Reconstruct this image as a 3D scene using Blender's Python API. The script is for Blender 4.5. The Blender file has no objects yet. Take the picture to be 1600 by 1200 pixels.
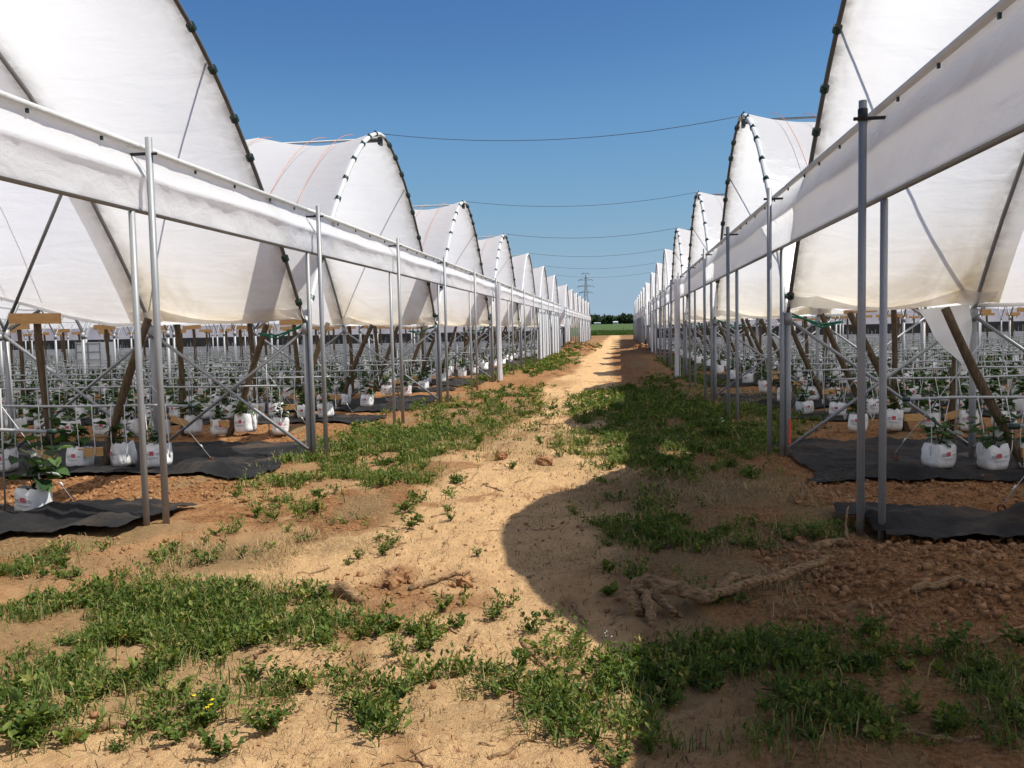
import bpy, bmesh, math, random
import numpy as np
from mathutils import Matrix, Vector
rnd = random.Random(7); rng = np.random.default_rng(11)
sc = bpy.context.scene
COL = sc.collection
# ------------------------------------------------------------------ camera
F_PX, YAW, PIT, ROL, EYE = 1334.09, .1264, .0633, .0203, 1.6
_r = np.array([math.cos(YAW), math.sin(YAW), 0.]); _f = np.array([-math.sin(YAW), math.cos(YAW), 0.]); _z = np.array([0., 0., 1.])
_d = _f*math.cos(PIT)-_z*math.sin(PIT); _u = _f*math.sin(PIT)+_z*math.cos(PIT)
CR = _r*math.cos(ROL)-_u*math.sin(ROL); CU = _r*math.sin(ROL)+_u*math.cos(ROL)
cam = bpy.data.cameras.new('camera'); camo = bpy.data.objects.new('camera', cam); COL.objects.link(camo)
cam.sensor_width = 36; cam.lens = F_PX/1600*36; cam.clip_start = .05; cam.clip_end = 6000
m = Matrix.Identity(4)
for i in range(3):
    m[i][0] = CR[i]; m[i][1] = CU[i]; m[i][2] = -_d[i]
m[2][3] = EYE
camo.matrix_world = m; sc.camera = camo
# ------------------------------------------------------------------ sky, sun, exposure
SUN = Vector((.59, -.06, 1.)).normalized()
w = bpy.data.worlds.new('World'); sc.world = w; w.use_nodes = True
nt = w.node_tree; bg = nt.nodes['Background']
sky = nt.nodes.new('ShaderNodeTexSky'); sky.sky_type = 'NISHITA'; sky.sun_disc = False
sky.sun_elevation = math.asin(SUN.z); sky.sun_rotation = math.atan2(SUN.x, SUN.y)
sky.altitude = 1500; sky.air_density = .8; sky.dust_density = .2; sky.ozone_density = 6
SKS, EXPO = .12, .3
ml = nt.nodes.new('ShaderNodeVectorMath'); ml.operation = 'SCALE'; ml.inputs[3].default_value = SKS; nt.links.new(sky.outputs[0], ml.inputs[0])
cv = nt.nodes.new('ShaderNodeRGBCurve'); nt.links.new(ml.outputs[0], cv.inputs[1])      # even response over the whole sky: softer horizon, deeper blue
for ch, pts in enumerate(([(0, 0), (.10, .08), (.14, .145), (.30, .285), (.59, .337), (1, .40)], [(0, 0), (.19, .205), (.27, .328), (.51, .452), (.76, .470), (1, .50)], [(0, 0), (.41, .468), (.53, .578), (.78, .597), (.85, .60), (1, .62)])):
    c = cv.mapping.curves[ch]
    while len(c.points) < len(pts): c.points.new(.5, .5)
    for p, (a, b) in zip(c.points, pts): p.location = (a, b*2**-EXPO); p.handle_type = 'AUTO_CLAMPED'
cv.mapping.extend = 'HORIZONTAL'; cv.mapping.update()
m2 = nt.nodes.new('ShaderNodeVectorMath'); m2.operation = 'SCALE'; m2.inputs[3].default_value = 1/SKS; nt.links.new(cv.outputs[0], m2.inputs[0])
nt.links.new(m2.outputs[0], bg.inputs[0]); bg.inputs[1].default_value = SKS
sl = bpy.data.lights.new('sun', 'SUN'); so = bpy.data.objects.new('sun', sl); COL.objects.link(so)
sl.energy = 5.0; sl.angle = math.radians(.53); sl.color = (1, .955, .88)
so.rotation_euler = SUN.to_track_quat('Z', 'Y').to_euler(); so.location = (20, 0, 40)
vs = sc.view_settings; vs.view_transform = 'Standard'; vs.look = 'None'; vs.exposure = EXPO; vs.gamma = 1
# ------------------------------------------------------------------ helpers
def gnd(u, v):
    q = _d+CR*(u-800)/F_PX+CU*(600-v)/F_PX
    t = -EYE/q[2]; return np.array([q[0]*t, q[1]*t])
def _hash(ix, iy, s):
    h = (ix.astype(np.int64)*374761393+iy.astype(np.int64)*668265263+s*974711) & 0xffffffff
    h = ((h ^ (h >> 13))*1274126177) & 0xffffffff
    return ((h ^ (h >> 16)) & 0xffffff)/float(0xffffff)
def vn(x, y, s=0):
    x = np.asarray(x, float); y = np.asarray(y, float)
    ix = np.floor(x); iy = np.floor(y); fx = x-ix; fy = y-iy
    fx = fx*fx*(3-2*fx); fy = fy*fy*(3-2*fy)
    a = _hash(ix, iy, s); b = _hash(ix+1, iy, s); c = _hash(ix, iy+1, s); d = _hash(ix+1, iy+1, s)
    return (a+(b-a)*fx)*(1-fy)+(c+(d-c)*fx)*fy
def fbm(x, y, s=0, o=4):
    r = 0; a = .5; n = 0
    for i in range(o):
        r = r+a*vn(x*2**i+17.3*i, y*2**i+9.1*i, s+i); n += a; a *= .5
    return r/n-.5
def sstep(a, b, x):
    t = np.clip((x-a)/(b-a), 0, 1); return t*t*(3-2*t)
def patchval(x, y, plist):
    r = np.zeros_like(x)
    for (cx, cy, rx, ry, a) in plist:
        q = ((x-cx)/rx)**2+((y-cy)/ry)**2
        r = np.maximum(r, a*np.exp(-q*q*.9))
    return r
def wpatch(l):
    o = []
    for (u, v, ru, rv, a) in l:
        g = gnd(u, v); e = gnd(u+ru, v); t = gnd(u, v-rv); b = gnd(u, v+rv)
        o.append((g[0], (t[1]+b[1])/2, abs(e[0]-g[0])+.05, abs(t[1]-b[1])/2+.05, a))
    return o
VEG = wpatch([(120,1010,160,85,1.05),(260,1040,160,95,1),(420,965,130,38,.9),(330,955,120,40,.8),(300,1090,140,45,.8),(60,1110,100,60,.85),
 (90,890,110,28,.85),(250,900,120,24,.45),(560,1030,100,60,.6),(650,1010,110,50,.6),(730,975,100,36,.55),(810,1005,90,48,.5),(540,1105,80,40,.7),
 (700,1100,120,55,.75),(640,1140,120,30,.5),(820,1085,90,35,.6),(900,1110,90,42,.8),(930,1055,55,45,.6),(850,1050,60,35,.5),
 (440,822,100,44,.6),(560,738,70,38,.8),(640,740,90,36,.75),(490,730,70,42,.8),(660,686,140,22,1),(575,692,70,24,.9),(470,770,60,22,.5),
 (720,645,110,18,.7),(800,618,60,12,.7),(790,650,50,12,.5),(850,575,40,10,.6),(860,560,35,8,.6),(900,545,30,6,.6),
 (930,690,66,28,.8),(1000,632,100,22,.9),(1060,690,140,24,.8),(1130,690,70,22,.8),(1165,690,40,22,.9),(1010,745,70,22,.6),(1080,832,130,30,.65),(1000,800,80,30,.55),
 (1180,842,70,20,.5),(1290,828,60,18,.7),(1060,600,60,12,.6),(1075,580,25,20,.6),(1080,1000,110,40,.55),(1150,1085,180,80,.85),(1040,1120,70,45,.75),(1300,1055,130,62,.65),
 (1420,1075,90,44,.5),(1260,1135,150,40,.6),(1560,1065,70,62,.9),(1590,1135,60,55,.8),(1490,1110,80,30,.4),(1030,915,66,24,.7),(1120,900,70,22,.6),
 (1100,950,90,25,.35),(780,585,14,16,1),(985,1050,30,60,.5),(1040,650,150,20,.9),(1150,660,100,22,.9),(1010,720,90,16,.8),(1110,735,90,16,.8),(1020,835,110,26,.9),(1130,850,110,20,.85),(1210,830,70,16,.8),(960,620,50,12,.7),(1180,1130,190,50,.8),(1350,1100,110,50,.65),(1060,1060,80,50,.9),(1240,1030,90,30,.8),(1470,1050,80,25,.7),(200,960,160,34,.95),(60,980,90,60,1.0)])
SOIL = wpatch([(1480,930,230,90,1),(1300,905,120,60,.9),(1430,785,260,40,1),(1250,870,120,40,.7),(1180,770,110,30,.55),(1050,770,120,30,.5),(60,780,330,45,.9),(180,860,260,30,.45),(330,770,160,30,.5),
 (990,580,40,40,1),(1010,550,45,16,1),(1040,655,60,14,.6),(900,540,34,9,1),(720,665,70,10,.6),(1200,1000,220,40,.45),(960,930,120,60,.35),(620,905,30,16,.6),(850,600,60,8,.45),(720,905,60,18,.35),(1100,1180,300,30,.35)])
STRAW = wpatch([(1230,860,90,26,1),(330,875,120,30,.8),(1080,800,110,22,.6),(700,668,100,12,.6),(860,725,40,16,.5),(420,925,60,20,.5),(1000,690,90,30,.3),(280,930,110,22,.6),(1100,770,170,30,1),(1150,625,110,12,.8),(960,775,90,25,.6),(900,880,80,30,.4),(1050,875,120,18,.7),(1190,905,90,20,.8),(1290,960,120,30,.5),(600,700,130,14,.6),(480,850,140,24,.5),(820,690,80,26,.5),(760,640,120,14,.6)])
def hgt(x, y):
    x = np.asarray(x, float); y = np.asarray(y, float)
    near = 1-sstep(60, 160, y)
    h = .07*fbm(x*.55, y*.45, 1, 3)+.085*fbm(x*1.7, y*1.5, 5, 3)+.058*fbm(x*5, y*5, 9, 3)+.024*(np.abs(fbm(x*12, y*10, 19, 2))*2-.3)
    h = h*near
    so_ = patchval(x, y, SOIL)
    h = h+so_*(.05*fbm(x*9, y*9, 31, 3)+.012)*near
    # worn rut along the track
    h = h-.03*np.exp(-((x+.55+.12*np.sin(y*.3))/.3)**2)*near-.03*np.exp(-((x+1.85+.15*np.sin(y*.25+1))/.3)**2)*near
    h = h+.10*np.exp(-(((x-2.6)/1.6)**2+((y-5.3)/.8)**2))
    h = h+.5*np.exp(-(((x+3.0)/1.3)**2+((y-62)/3.0)**2))+.3*np.exp(-(((x-1.6)/1.0)**2+((y-60)/3)**2))
    # field beyond the tunnels rises gently
    h = h+sstep(185, 200, y)*(.55+.25*fbm(x*.4, y*.4, 77, 3))+sstep(200, 700, y)*4.0
    return h
def H(x, y): return float(hgt(np.array([x]), np.array([y]))[0])
class MB:
    def __init__(s): s.v = []; s.f = []; s.n = 0
    def add(s, v, f):
        v = np.asarray(v, float); s.v.append(v); s.f += [tuple(int(i)+s.n for i in q) for q in f]; s.n += len(v); return s
    def box(s, c, sz, rot=None):
        v = np.array([(x, y, z) for x in (-.5, .5) for y in (-.5, .5) for z in (-.5, .5)])*np.array(sz)
        if rot is not None: v = v@np.array(rot.to_matrix() if hasattr(rot, 'to_matrix') else rot).T
        return s.add(v+np.array(c), [(0,1,3,2),(4,6,7,5),(0,4,5,1),(2,3,7,6),(0,2,6,4),(1,5,7,3)])
    def tube(s, P, r, n=8, cap=True):
        P = np.asarray(P, float); k = len(P); r = np.broadcast_to(np.asarray(r, float), (k,))
        T = np.gradient(P, axis=0); T /= np.linalg.norm(T, axis=1)[:, None]+1e-12
        a = np.array([0, 0, 1.]) if abs(T[0][2]) < .9 else np.array([1., 0, 0])
        V = []
        N = np.cross(T[0], a); N /= np.linalg.norm(N)
        for i in range(k):
            N = N-T[i]*np.dot(N, T[i]); N /= np.linalg.norm(N)+1e-12
            B = np.cross(T[i], N)
            an = np.arange(n)*2*math.pi/n
            V.append(P[i]+r[i]*(np.cos(an)[:, None]*N+np.sin(an)[:, None]*B))
        f = [(i*n+j, i*n+(j+1) % n, (i+1)*n+(j+1) % n, (i+1)*n+j) for i in range(k-1) for j in range(n)]
        if cap: f += [tuple(range(n-1, -1, -1)), tuple(range((k-1)*n, k*n))]
        return s.add(np.concatenate(V), f)
    def grid(s, P):
        P = np.asarray(P, float); a, b = P.shape[:2]
        return s.add(P.reshape(-1, 3), [(i*b+j, i*b+j+1, (i+1)*b+j+1, (i+1)*b+j) for i in range(a-1) for j in range(b-1)])
    def mesh(s, name, mat, smooth=True):
        me = bpy.data.meshes.new(name); me.from_pydata(np.concatenate(s.v).tolist(), [], s.f)
        if mat: me.materials.append(mat)
        if smooth: me.polygons.foreach_set('use_smooth', [True]*len(me.polygons))
        me.update(); return me
def fastmesh(name, V, FQ, mat, attrs=None, smooth=False):
    """V (n,3), FQ (m,k) faces with k corners"""
    me = bpy.data.meshes.new(name); V = np.ascontiguousarray(V, np.float32); FQ = np.ascontiguousarray(FQ, np.int32)
    me.vertices.add(len(V)); me.vertices.foreach_set('co', V.ravel())
    mm, k = FQ.shape
    me.loops.add(mm*k); me.loops.foreach_set('vertex_index', FQ.ravel())
    me.polygons.add(mm); me.polygons.foreach_set('loop_start', np.arange(mm, dtype=np.int32)*k)
    try: me.polygons.foreach_set('loop_total', np.full(mm, k, np.int32))
    except Exception: pass
    if smooth: me.polygons.foreach_set('use_smooth', np.ones(mm, bool))
    for n_, a in (attrs or {}).items():
        at = me.attributes.new(n_, 'FLOAT', 'POINT'); at.data.foreach_set('value', np.ascontiguousarray(a, np.float32))
    me.materials.append(mat); me.update(calc_edges=True); me.validate(); return me
def ob(name, me, parent=None, loc=(0, 0, 0), rot=None, scale=None):
    o = bpy.data.objects.new(name, me); COL.objects.link(o); o.location = loc
    if rot: o.rotation_euler = rot
    if scale: o.scale = (scale,)*3 if not hasattr(scale, '__len__') else scale
    if parent: o.parent = parent
    return o
def tag(o, label=None, cat=None, group=None, kind=None):
    if label: o['label'] = label
    if cat: o['category'] = cat
    if group: o['group'] = group
    if kind: o['kind'] = kind
    return o
def thing(name, label, cat, loc=(0, 0, 0), group=None, rot=None):
    o = bpy.data.objects.new(name, None); COL.objects.link(o); o.location = loc; o.empty_display_size = .2
    if rot: o.rotation_euler = rot
    return tag(o, label, cat, group)
def part(name, me, root, kind=None):           # mesh given in world coordinates
    o = ob(name, me, root, -Vector(root.location)); 
    if kind: o['kind'] = kind
    return o
# ------------------------------------------------------------------ materials
class NT:
    def __init__(s, name):
        s.m = bpy.data.materials.new(name); s.m.use_nodes = True; s.t = s.m.node_tree; s.t.nodes.clear()
        s.out = s.n('ShaderNodeOutputMaterial')
    def n(s, typ, **k):
        o = s.t.nodes.new(typ)
        for a, b in k.items(): setattr(o, a, b)
        return o
    def l(s, a, b): s.t.links.new(a, b)
    def noise(s, scale, detail=4, rough=.55, vec=None, dist=0):
        o = s.n('ShaderNodeTexNoise'); o.inputs['Scale'].default_value = scale; o.inputs['Detail'].default_value = detail
        o.inputs['Roughness'].default_value = rough; o.inputs['Distortion'].default_value = dist
        if vec is not None: s.l(vec, o.inputs['Vector'])
        return o.outputs['Fac']
    def ramp(s, fac, stops):
        o = s.n('ShaderNodeValToRGB'); e = o.color_ramp.elements
        while len(e) < len(stops): e.new(.5)
        for q, (p, c) in zip(e, stops): q.position = p; q.color = (*c, 1) if len(c) == 3 else c
        s.l(fac, o.inputs[0]); return o.outputs[0]
    def mix(s, fac, a, b, mode='MIX'):
        o = s.n('ShaderNodeMix', data_type='RGBA', blend_type=mode)
        for i, v in ((0, fac), (6, a), (7, b)):
            if isinstance(v, (int, float)): o.inputs[i].default_value = v
            elif isinstance(v, tuple): o.inputs[i].default_value = (*v, 1)
            else: s.l(v, o.inputs[i])
        return o.outputs[2]
    def math(s, op, a, b=0., c=None, clamp=False):
        o = s.n('ShaderNodeMath', operation=op, use_clamp=clamp)
        for i, v in enumerate((a, b) if c is None else (a, b, c)):
            if isinstance(v, (int, float)): o.inputs[i].default_value = v
            else: s.l(v, o.inputs[i])
        return o.outputs[0]
    def attr(s, name):
        o = s.n('ShaderNodeAttribute'); o.attribute_name = name; return o.outputs['Fac']
    def obj(s, scale=None):
        o = s.n('ShaderNodeTexCoord').outputs['Object']
        if scale:
            mp = s.n('ShaderNodeMapping'); mp.inputs['Scale'].default_value = scale; s.l(o, mp.inputs[0]); o = mp.outputs[0]
        return o
    def geo(s, scale=None):
        o = s.n('ShaderNodeNewGeometry').outputs['Position']
        if scale:
            mp = s.n('ShaderNodeMapping'); mp.inputs['Scale'].default_value = scale; s.l(o, mp.inputs[0]); o = mp.outputs[0]
        return o
    def bump(s, h, strength=.3, dist=.02, nrm=None):
        o = s.n('ShaderNodeBump'); o.inputs['Strength'].default_value = strength; o.inputs['Distance'].default_value = dist
        s.l(h, o.inputs['Height'])
        if nrm is not None: s.l(nrm, o.inputs['Normal'])
        return o.outputs[0]
    def principled(s, col, rough=.6, metal=0., nrm=None, spec=.5):
        o = s.n('ShaderNodeBsdfPrincipled')
        for nm, v in (('Base Color', col), ('Roughness', rough), ('Metallic', metal), ('Specular IOR Level', spec)):
            if isinstance(v, tuple): o.inputs[nm].default_value = (*v, 1)
            elif isinstance(v, (int, float)): o.inputs[nm].default_value = v
            else: s.l(v, o.inputs[nm])
        if nrm is not None: s.l(nrm, o.inputs['Normal'])
        return o.outputs[0]
    def done(s, sh): s.l(sh, s.out.inputs[0]); return s.m
def film_mat(name, col, dirt=(.50, .385, .24), trans=.5, tcol=None, stain_bounce=1.0):
    t = NT(name); g = t.geo()
    st = t.attr('stain_bounce'); nz = t.noise(1.3, 5, .6, g, .6); nz2 = t.noise(6, 4, .6, g)
    f = t.math('MULTIPLY', st, t.math('MULTIPLY_ADD', nz, 3.0, -1.25, clamp=True), clamp=True)
    f = t.math('MULTIPLY', f, stain_bounce*.95)
    f = t.math('ADD', f, t.math('MULTIPLY', t.math('SUBTRACT', nz2, .5), .10), clamp=True)
    cf = t.math('MULTIPLY', st, .75, clamp=True); cream = (.90, .80, .63)  # cream towards the bottom: dust and ground bounce painted into the colour
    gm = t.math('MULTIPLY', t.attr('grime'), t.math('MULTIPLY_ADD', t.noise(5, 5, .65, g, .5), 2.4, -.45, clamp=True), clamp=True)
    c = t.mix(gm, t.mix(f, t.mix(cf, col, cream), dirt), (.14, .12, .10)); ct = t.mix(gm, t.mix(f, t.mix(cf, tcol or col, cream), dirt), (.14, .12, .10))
    wr = t.noise(1.0, 5, .55, t.geo((1.1, 3.2, 4.5)), .8)
    fine = t.noise(14, 3, .5, t.geo((1, 1, 2.2)))
    cr = t.noise(2.6, 6, .62, t.geo((1.6, 1.0, .55)), 2.2); cr = t.math('ABSOLUTE', t.math('SUBTRACT', cr, .5))
    b = t.bump(t.math('ADD', t.math('ADD', wr, t.math('MULTIPLY', fine, .14)), t.math('MULTIPLY', cr, .15)), .3, .06)
    d = t.n('ShaderNodeBsdfDiffuse'); t.l(c, d.inputs[0]); t.l(b, d.inputs['Normal'])
    r = t.n('ShaderNodeBsdfTranslucent'); t.l(ct, r.inputs[0]); t.l(b, r.inputs['Normal'])
    mx = t.n('ShaderNodeMixShader'); mx.inputs[0].default_value = trans; t.l(d.outputs[0], mx.inputs[1]); t.l(r.outputs[0], mx.inputs[2])
    gl = t.n('ShaderNodeBsdfGlossy'); gl.inputs['Roughness'].default_value = .3; t.l(b, gl.inputs['Normal'])
    m2 = t.n('ShaderNodeMixShader'); m2.inputs[0].default_value = .05; t.l(mx.outputs[0], m2.inputs[1]); t.l(gl.outputs[0], m2.inputs[2])
    return t.done(m2.outputs[0])
M = {}
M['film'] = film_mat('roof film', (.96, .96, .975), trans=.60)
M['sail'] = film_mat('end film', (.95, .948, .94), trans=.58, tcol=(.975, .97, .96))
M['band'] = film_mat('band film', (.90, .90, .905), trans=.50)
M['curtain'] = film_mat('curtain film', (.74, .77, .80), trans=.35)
def steel(name, base, rough=.42, metal=.75):
    t = NT(name); g = t.geo(); n1 = t.noise(7, 4, .6, g); n2 = t.noise(60, 3, .6, t.geo((1, 1, .25)))
    c = t.mix(t.math('MULTIPLY_ADD', n1, .9, -.1, clamp=True), tuple(b*.72 for b in base), base)
    c = t.mix(t.math('MULTIPLY', n2, .35), c, tuple(b*.6 for b in base))
    sz_ = t.n('ShaderNodeSeparateXYZ'); t.l(g, sz_.inputs[0]); n9 = t.noise(18, 4, .7, g)
    mud = t.math('MULTIPLY_ADD', t.math('SUBTRACT', t.math('MULTIPLY', n9, .5), sz_.outputs[2]), 4., -.1, clamp=True)
    rs = t.math('MULTIPLY_ADD', t.noise(11, 5, .75, g), 8., -5.1, clamp=True)
    c = t.mix(t.math('MULTIPLY', rs, .6), c, (.16, .08, .04)); c = t.mix(t.math('MULTIPLY', mud, .55), c, (.24, .13, .06))
    return t.done(t.principled(c, t.math('MULTIPLY_ADD', n1, .25, rough-.1), metal))
M['steel'] = steel('galvanised steel', (.37, .38, .385), .5, .3)
M['hoopwrap'] = film_mat('film wrapped hoop', (.72, .72, .69), trans=.12)
M['grimy'] = steel('grimy hoop steel', (.17, .165, .155), .6, .3)
M['pipe'] = steel('grey water pipe', (.50, .52, .53), .4, .15)
def simple(name, c1, c2, scale=8, rough=.7, vscale=None, bump=.2, spec=.3, dist=.01):
    t = NT(name); g = t.geo(vscale); n = t.noise(scale, 5, .6, g)
    c = t.ramp(n, [(.3, c1), (.7, c2)])
    return t.done(t.principled(c, rough, 0, t.bump(n, bump, dist), spec))
M['clip'] = simple('dark green clip', (.012, .035, .03), (.03, .06, .05), 30, .4)
M['black'] = simple('black bracket', (.015, .015, .016), (.04, .04, .042), 20, .5)
M['timber'] = simple('weathered round timber', (.045, .03, .016), (.15, .105, .06), 9, .85, (6, 6, .8), .5)
M['plank'] = simple('fresh sawn plank', (.42, .23, .085), (.60, .37, .16), 8, .75, (1, 6, 9), .2)
M['rope'] = simple('orange baler rope', (.55, .17, .07), (.7, .28, .13), 30, .8)
M['green'] = simple('green tie strap', (.01, .13, .07), (.03, .22, .12), 30, .6)
M['wire'] = simple('dark steel cable', (.05, .05, .055), (.11, .11, .11), 30, .5)
M['white'] = simple('white plastic tube', (.62, .63, .62), (.74, .75, .73), 20, .45)
M['rust'] = simple('rusty anchor steel', (.07, .02, .01), (.2, .07, .035), 60, .8)
M['redmark'] = simple('orange red paint mark', (.6, .06, .02), (.7, .12, .05), 30, .6)
M['bark'] = simple('dry root wood', (.09, .05, .022), (.46, .285, .145), 9, .9, (2, 6, 6), 1., dist=.03)
M['potsoil'] = simple('dark potting compost', (.02, .014, .009), (.06, .04, .025), 40, .95, None, .8)
M['print'] = simple('red print on bag', (.42, .05, .07), (.60, .14, .16), 60, .6)
M['ink'] = simple('grey print on bag', (.22, .21, .22), (.42, .41, .42), 90, .6)
M['mat'] = None
t = NT('woven weed mat'); g = t.geo()
nn = t.noise(2.2, 5, .6, g); wv = t.n('ShaderNodeTexWave'); wv.inputs['Scale'].default_value = 90; t.l(g, wv.inputs[0])
c = t.ramp(nn, [(.35, (.010, .010, .011)), (.7, (.032, .031, .030))])
dn = t.noise(1.1, 6, .65, g, .5)
c = t.mix(t.math('MULTIPLY_ADD', dn, 3., -1.55, clamp=True), c, (.13, .085, .05))
M['mat'] = t.done(t.principled(c, .8, 0, t.bump(t.math('ADD', nn, t.math('ADD', t.math('MULTIPLY', wv.outputs['Fac'], .06), t.math('MULTIPLY', t.noise(7, 5, .6, t.geo((1, 2.5, 1)), 1.5), .6))), 0.7, .05), .15))
t = NT('white grow bag plastic'); g = t.obj(); nn = t.noise(9, 4, .6, g, .8)
c = t.ramp(nn, [(.3, (.62, .61, .59)), (.6, (.84, .84, .83))])
oi = t.n('ShaderNodeObjectInfo'); sz_ = t.n('ShaderNodeSeparateXYZ'); t.l(g, sz_.inputs[0])
dn = t.noise(13, 4, .7, t.geo()); dd = t.math('SUBTRACT', t.math('MULTIPLY_ADD', dn, .22, t.math('MULTIPLY', oi.outputs['Random'], .05)), sz_.outputs[2])
c = t.mix(t.math('MULTIPLY', t.math('MULTIPLY_ADD', dd, 9., -.45, clamp=True), .6), c, (.34, .22, .12))
M['bag'] = t.done(t.principled(c, .42, 0, t.bump(nn, .6, .02), .4))
def leafmat(name, stops, trans=.35, rough=.62):
    t = NT(name); a = t.attr('tint'); c = t.ramp(a, stops)
    p = t.principled(c, rough, 0, None, .22); r = t.n('ShaderNodeBsdfTranslucent')
    t.l(t.mix(1., c, (1.0, 1.0, .45), 'MULTIPLY'), r.inputs[0])
    mx = t.n('ShaderNodeMixShader'); mx.inputs[0].default_value = trans; t.l(p, mx.inputs[1]); t.l(r.outputs[0], mx.inputs[2])
    return t.done(mx.outputs[0])
M['weed'] = leafmat('weed leaves', [(0, (.045, .080, .015)), (.4, (.095, .145, .026)), (.75, (.165, .21, .042)), (.92, (.30, .29, .08)), (1, (.40, .30, .12))])
M['grass'] = leafmat('grass blades', [(0, (.05, .095, .018)), (.5, (.11, .165, .034)), (.85, (.20, .235, .06)), (1, (.42, .33, .15))])
M['straw'] = leafmat('dry straw', [(0, (.20, .125, .055)), (.6, (.36, .25, .12)), (1, (.48, .37, .20))], .1, .8)
M['litter'] = leafmat('dark stalk litter', [(0, (.06, .035, .018)), (.15, (.12, .07, .035)), (.3, (.30, .20, .10)), (1, (.4, .3, .15))], .05, .85)
M['crop'] = leafmat('crop leaves', [(0, (.028, .065, .022)), (.5, (.055, .115, .032)), (.82, (.10, .165, .05)), (1, (.42, .46, .42))])
M['yellow'] = simple('yellow petals', (.75, .55, .01), (.85, .68, .02), 20, .5)
M['tree'] = leafmat('far tree leaves', [(0, (.018, .038, .018)), (.6, (.035, .062, .026)), (1, (.06, .09, .03))], .15, .8)
M['clod'] = simple('crumbly soil clods', (.17, .078, .032), (.37, .20, .092), 14, .95, None, .5)
# ground
t = NT('ground'); g = t.geo()
n1 = t.noise(.9, 6, .6, g, .3); n2 = t.noise(5, 6, .65, g); n3 = t.noise(38, 5, .7, g); n4 = t.noise(160, 3, .7, g)
n5 = t.noise(2.2, 6, .7, t.geo((1, .5, 1)), 1.2)
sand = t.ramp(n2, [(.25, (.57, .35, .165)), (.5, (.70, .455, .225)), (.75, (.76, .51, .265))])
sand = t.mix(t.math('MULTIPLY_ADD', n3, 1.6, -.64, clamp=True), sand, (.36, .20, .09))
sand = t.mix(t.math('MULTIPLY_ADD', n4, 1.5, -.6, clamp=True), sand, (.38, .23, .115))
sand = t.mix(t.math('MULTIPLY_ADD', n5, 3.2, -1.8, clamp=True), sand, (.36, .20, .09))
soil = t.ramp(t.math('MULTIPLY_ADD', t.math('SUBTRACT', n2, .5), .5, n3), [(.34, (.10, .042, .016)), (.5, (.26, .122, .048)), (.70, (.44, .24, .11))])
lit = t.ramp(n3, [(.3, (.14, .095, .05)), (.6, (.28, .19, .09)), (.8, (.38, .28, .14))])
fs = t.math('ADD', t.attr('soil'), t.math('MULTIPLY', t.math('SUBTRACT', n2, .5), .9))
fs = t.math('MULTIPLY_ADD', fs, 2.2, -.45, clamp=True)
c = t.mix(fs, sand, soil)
fl = t.math('MULTIPLY_ADD', t.math('ADD', t.attr('litter'), t.math('MULTIPLY', t.math('SUBTRACT', n3, .5), 1.1)), 1.5, -.35, clamp=True)
c = t.mix(fl, c, lit)
fv = t.math('MULTIPLY_ADD', t.math('ADD', t.attr('green'), t.math('MULTIPLY', t.math('SUBTRACT', n3, .5), 1.2)), 1.6, -.55, clamp=True)
c = t.mix(t.math('MULTIPLY', fv, .5), c, lit)
sp1 = t.noise(26, 4, .7, t.geo((1, 3.2, 1)), 1.5); sp2 = t.noise(24, 4, .7, t.geo((3, 1, 1)), 1.5)
c = t.mix(t.math('MULTIPLY_ADD', t.math('MAXIMUM', sp1, sp2), 9., -6.0, clamp=True), c, (.13, .075, .035))
fld = t.ramp(n1, [(.3, (.062, .098, .03)), (.7, (.09, .13, .042))])
c = t.mix(t.attr('field'), c, fld)
hh = t.math('ADD', t.math('MULTIPLY', n3, .7), t.math('MULTIPLY', n4, .32))
hh = t.math('ADD', hh, t.math('MULTIPLY', n2, .8))
M['ground'] = t.done(t.principled(c, .95, 0, t.bump(hh, .9, .045), .12))
# ------------------------------------------------------------------ ground sheet
def axis(lo, hi, fn):
    o = [lo]
    while o[-1] < hi: o.append(o[-1]+fn(o[-1]))
    return o
ys = [-400., -120., -40., -14., -6., -2., 0., 1., 1.6] + axis(2.0, 195, lambda y: max(.02, .0066*y)) + axis(196.5, 4200, lambda y: .05*y-5)
xr = axis(1.2, 5200, lambda x: .03 if x < 4.6 else max(.04, (x-4.6)*.12+.04)); xl = axis(3.2, 5200, lambda x: .03 if x < 7.2 else max(.04, (x-7.2)*.12+.04))
xm = np.arange(-3.2, 1.2, .024)
xs = np.concatenate([-np.array(xl)[::-1], xm[1:], np.array(xr)]); ys = np.array(ys)
GX, GY = np.meshgrid(xs, ys); gx = GX.ravel(); gy = GY.ravel(); gz = hgt(gx, gy)
nx, ny = len(xs), len(ys)
I = (np.arange(ny-1)[:, None]*nx+np.arange(nx-1)[None, :]).ravel()
FQ = np.stack([I, I+1, I+1+nx, I+nx], 1)
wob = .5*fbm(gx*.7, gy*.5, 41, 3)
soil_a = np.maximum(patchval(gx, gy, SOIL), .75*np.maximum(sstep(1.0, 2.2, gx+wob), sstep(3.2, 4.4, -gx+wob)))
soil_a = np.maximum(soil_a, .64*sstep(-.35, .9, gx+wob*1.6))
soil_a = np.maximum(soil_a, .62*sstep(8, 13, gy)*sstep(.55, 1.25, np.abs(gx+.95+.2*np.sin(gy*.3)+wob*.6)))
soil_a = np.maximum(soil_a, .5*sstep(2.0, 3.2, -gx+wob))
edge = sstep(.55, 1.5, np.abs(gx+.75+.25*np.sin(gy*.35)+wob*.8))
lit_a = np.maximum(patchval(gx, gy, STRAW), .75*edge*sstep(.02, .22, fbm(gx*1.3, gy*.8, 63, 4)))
soil_a = np.maximum(soil_a, .8*edge*sstep(.0, .2, fbm(gx*.9+9, gy*.55, 71, 4)))
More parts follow.
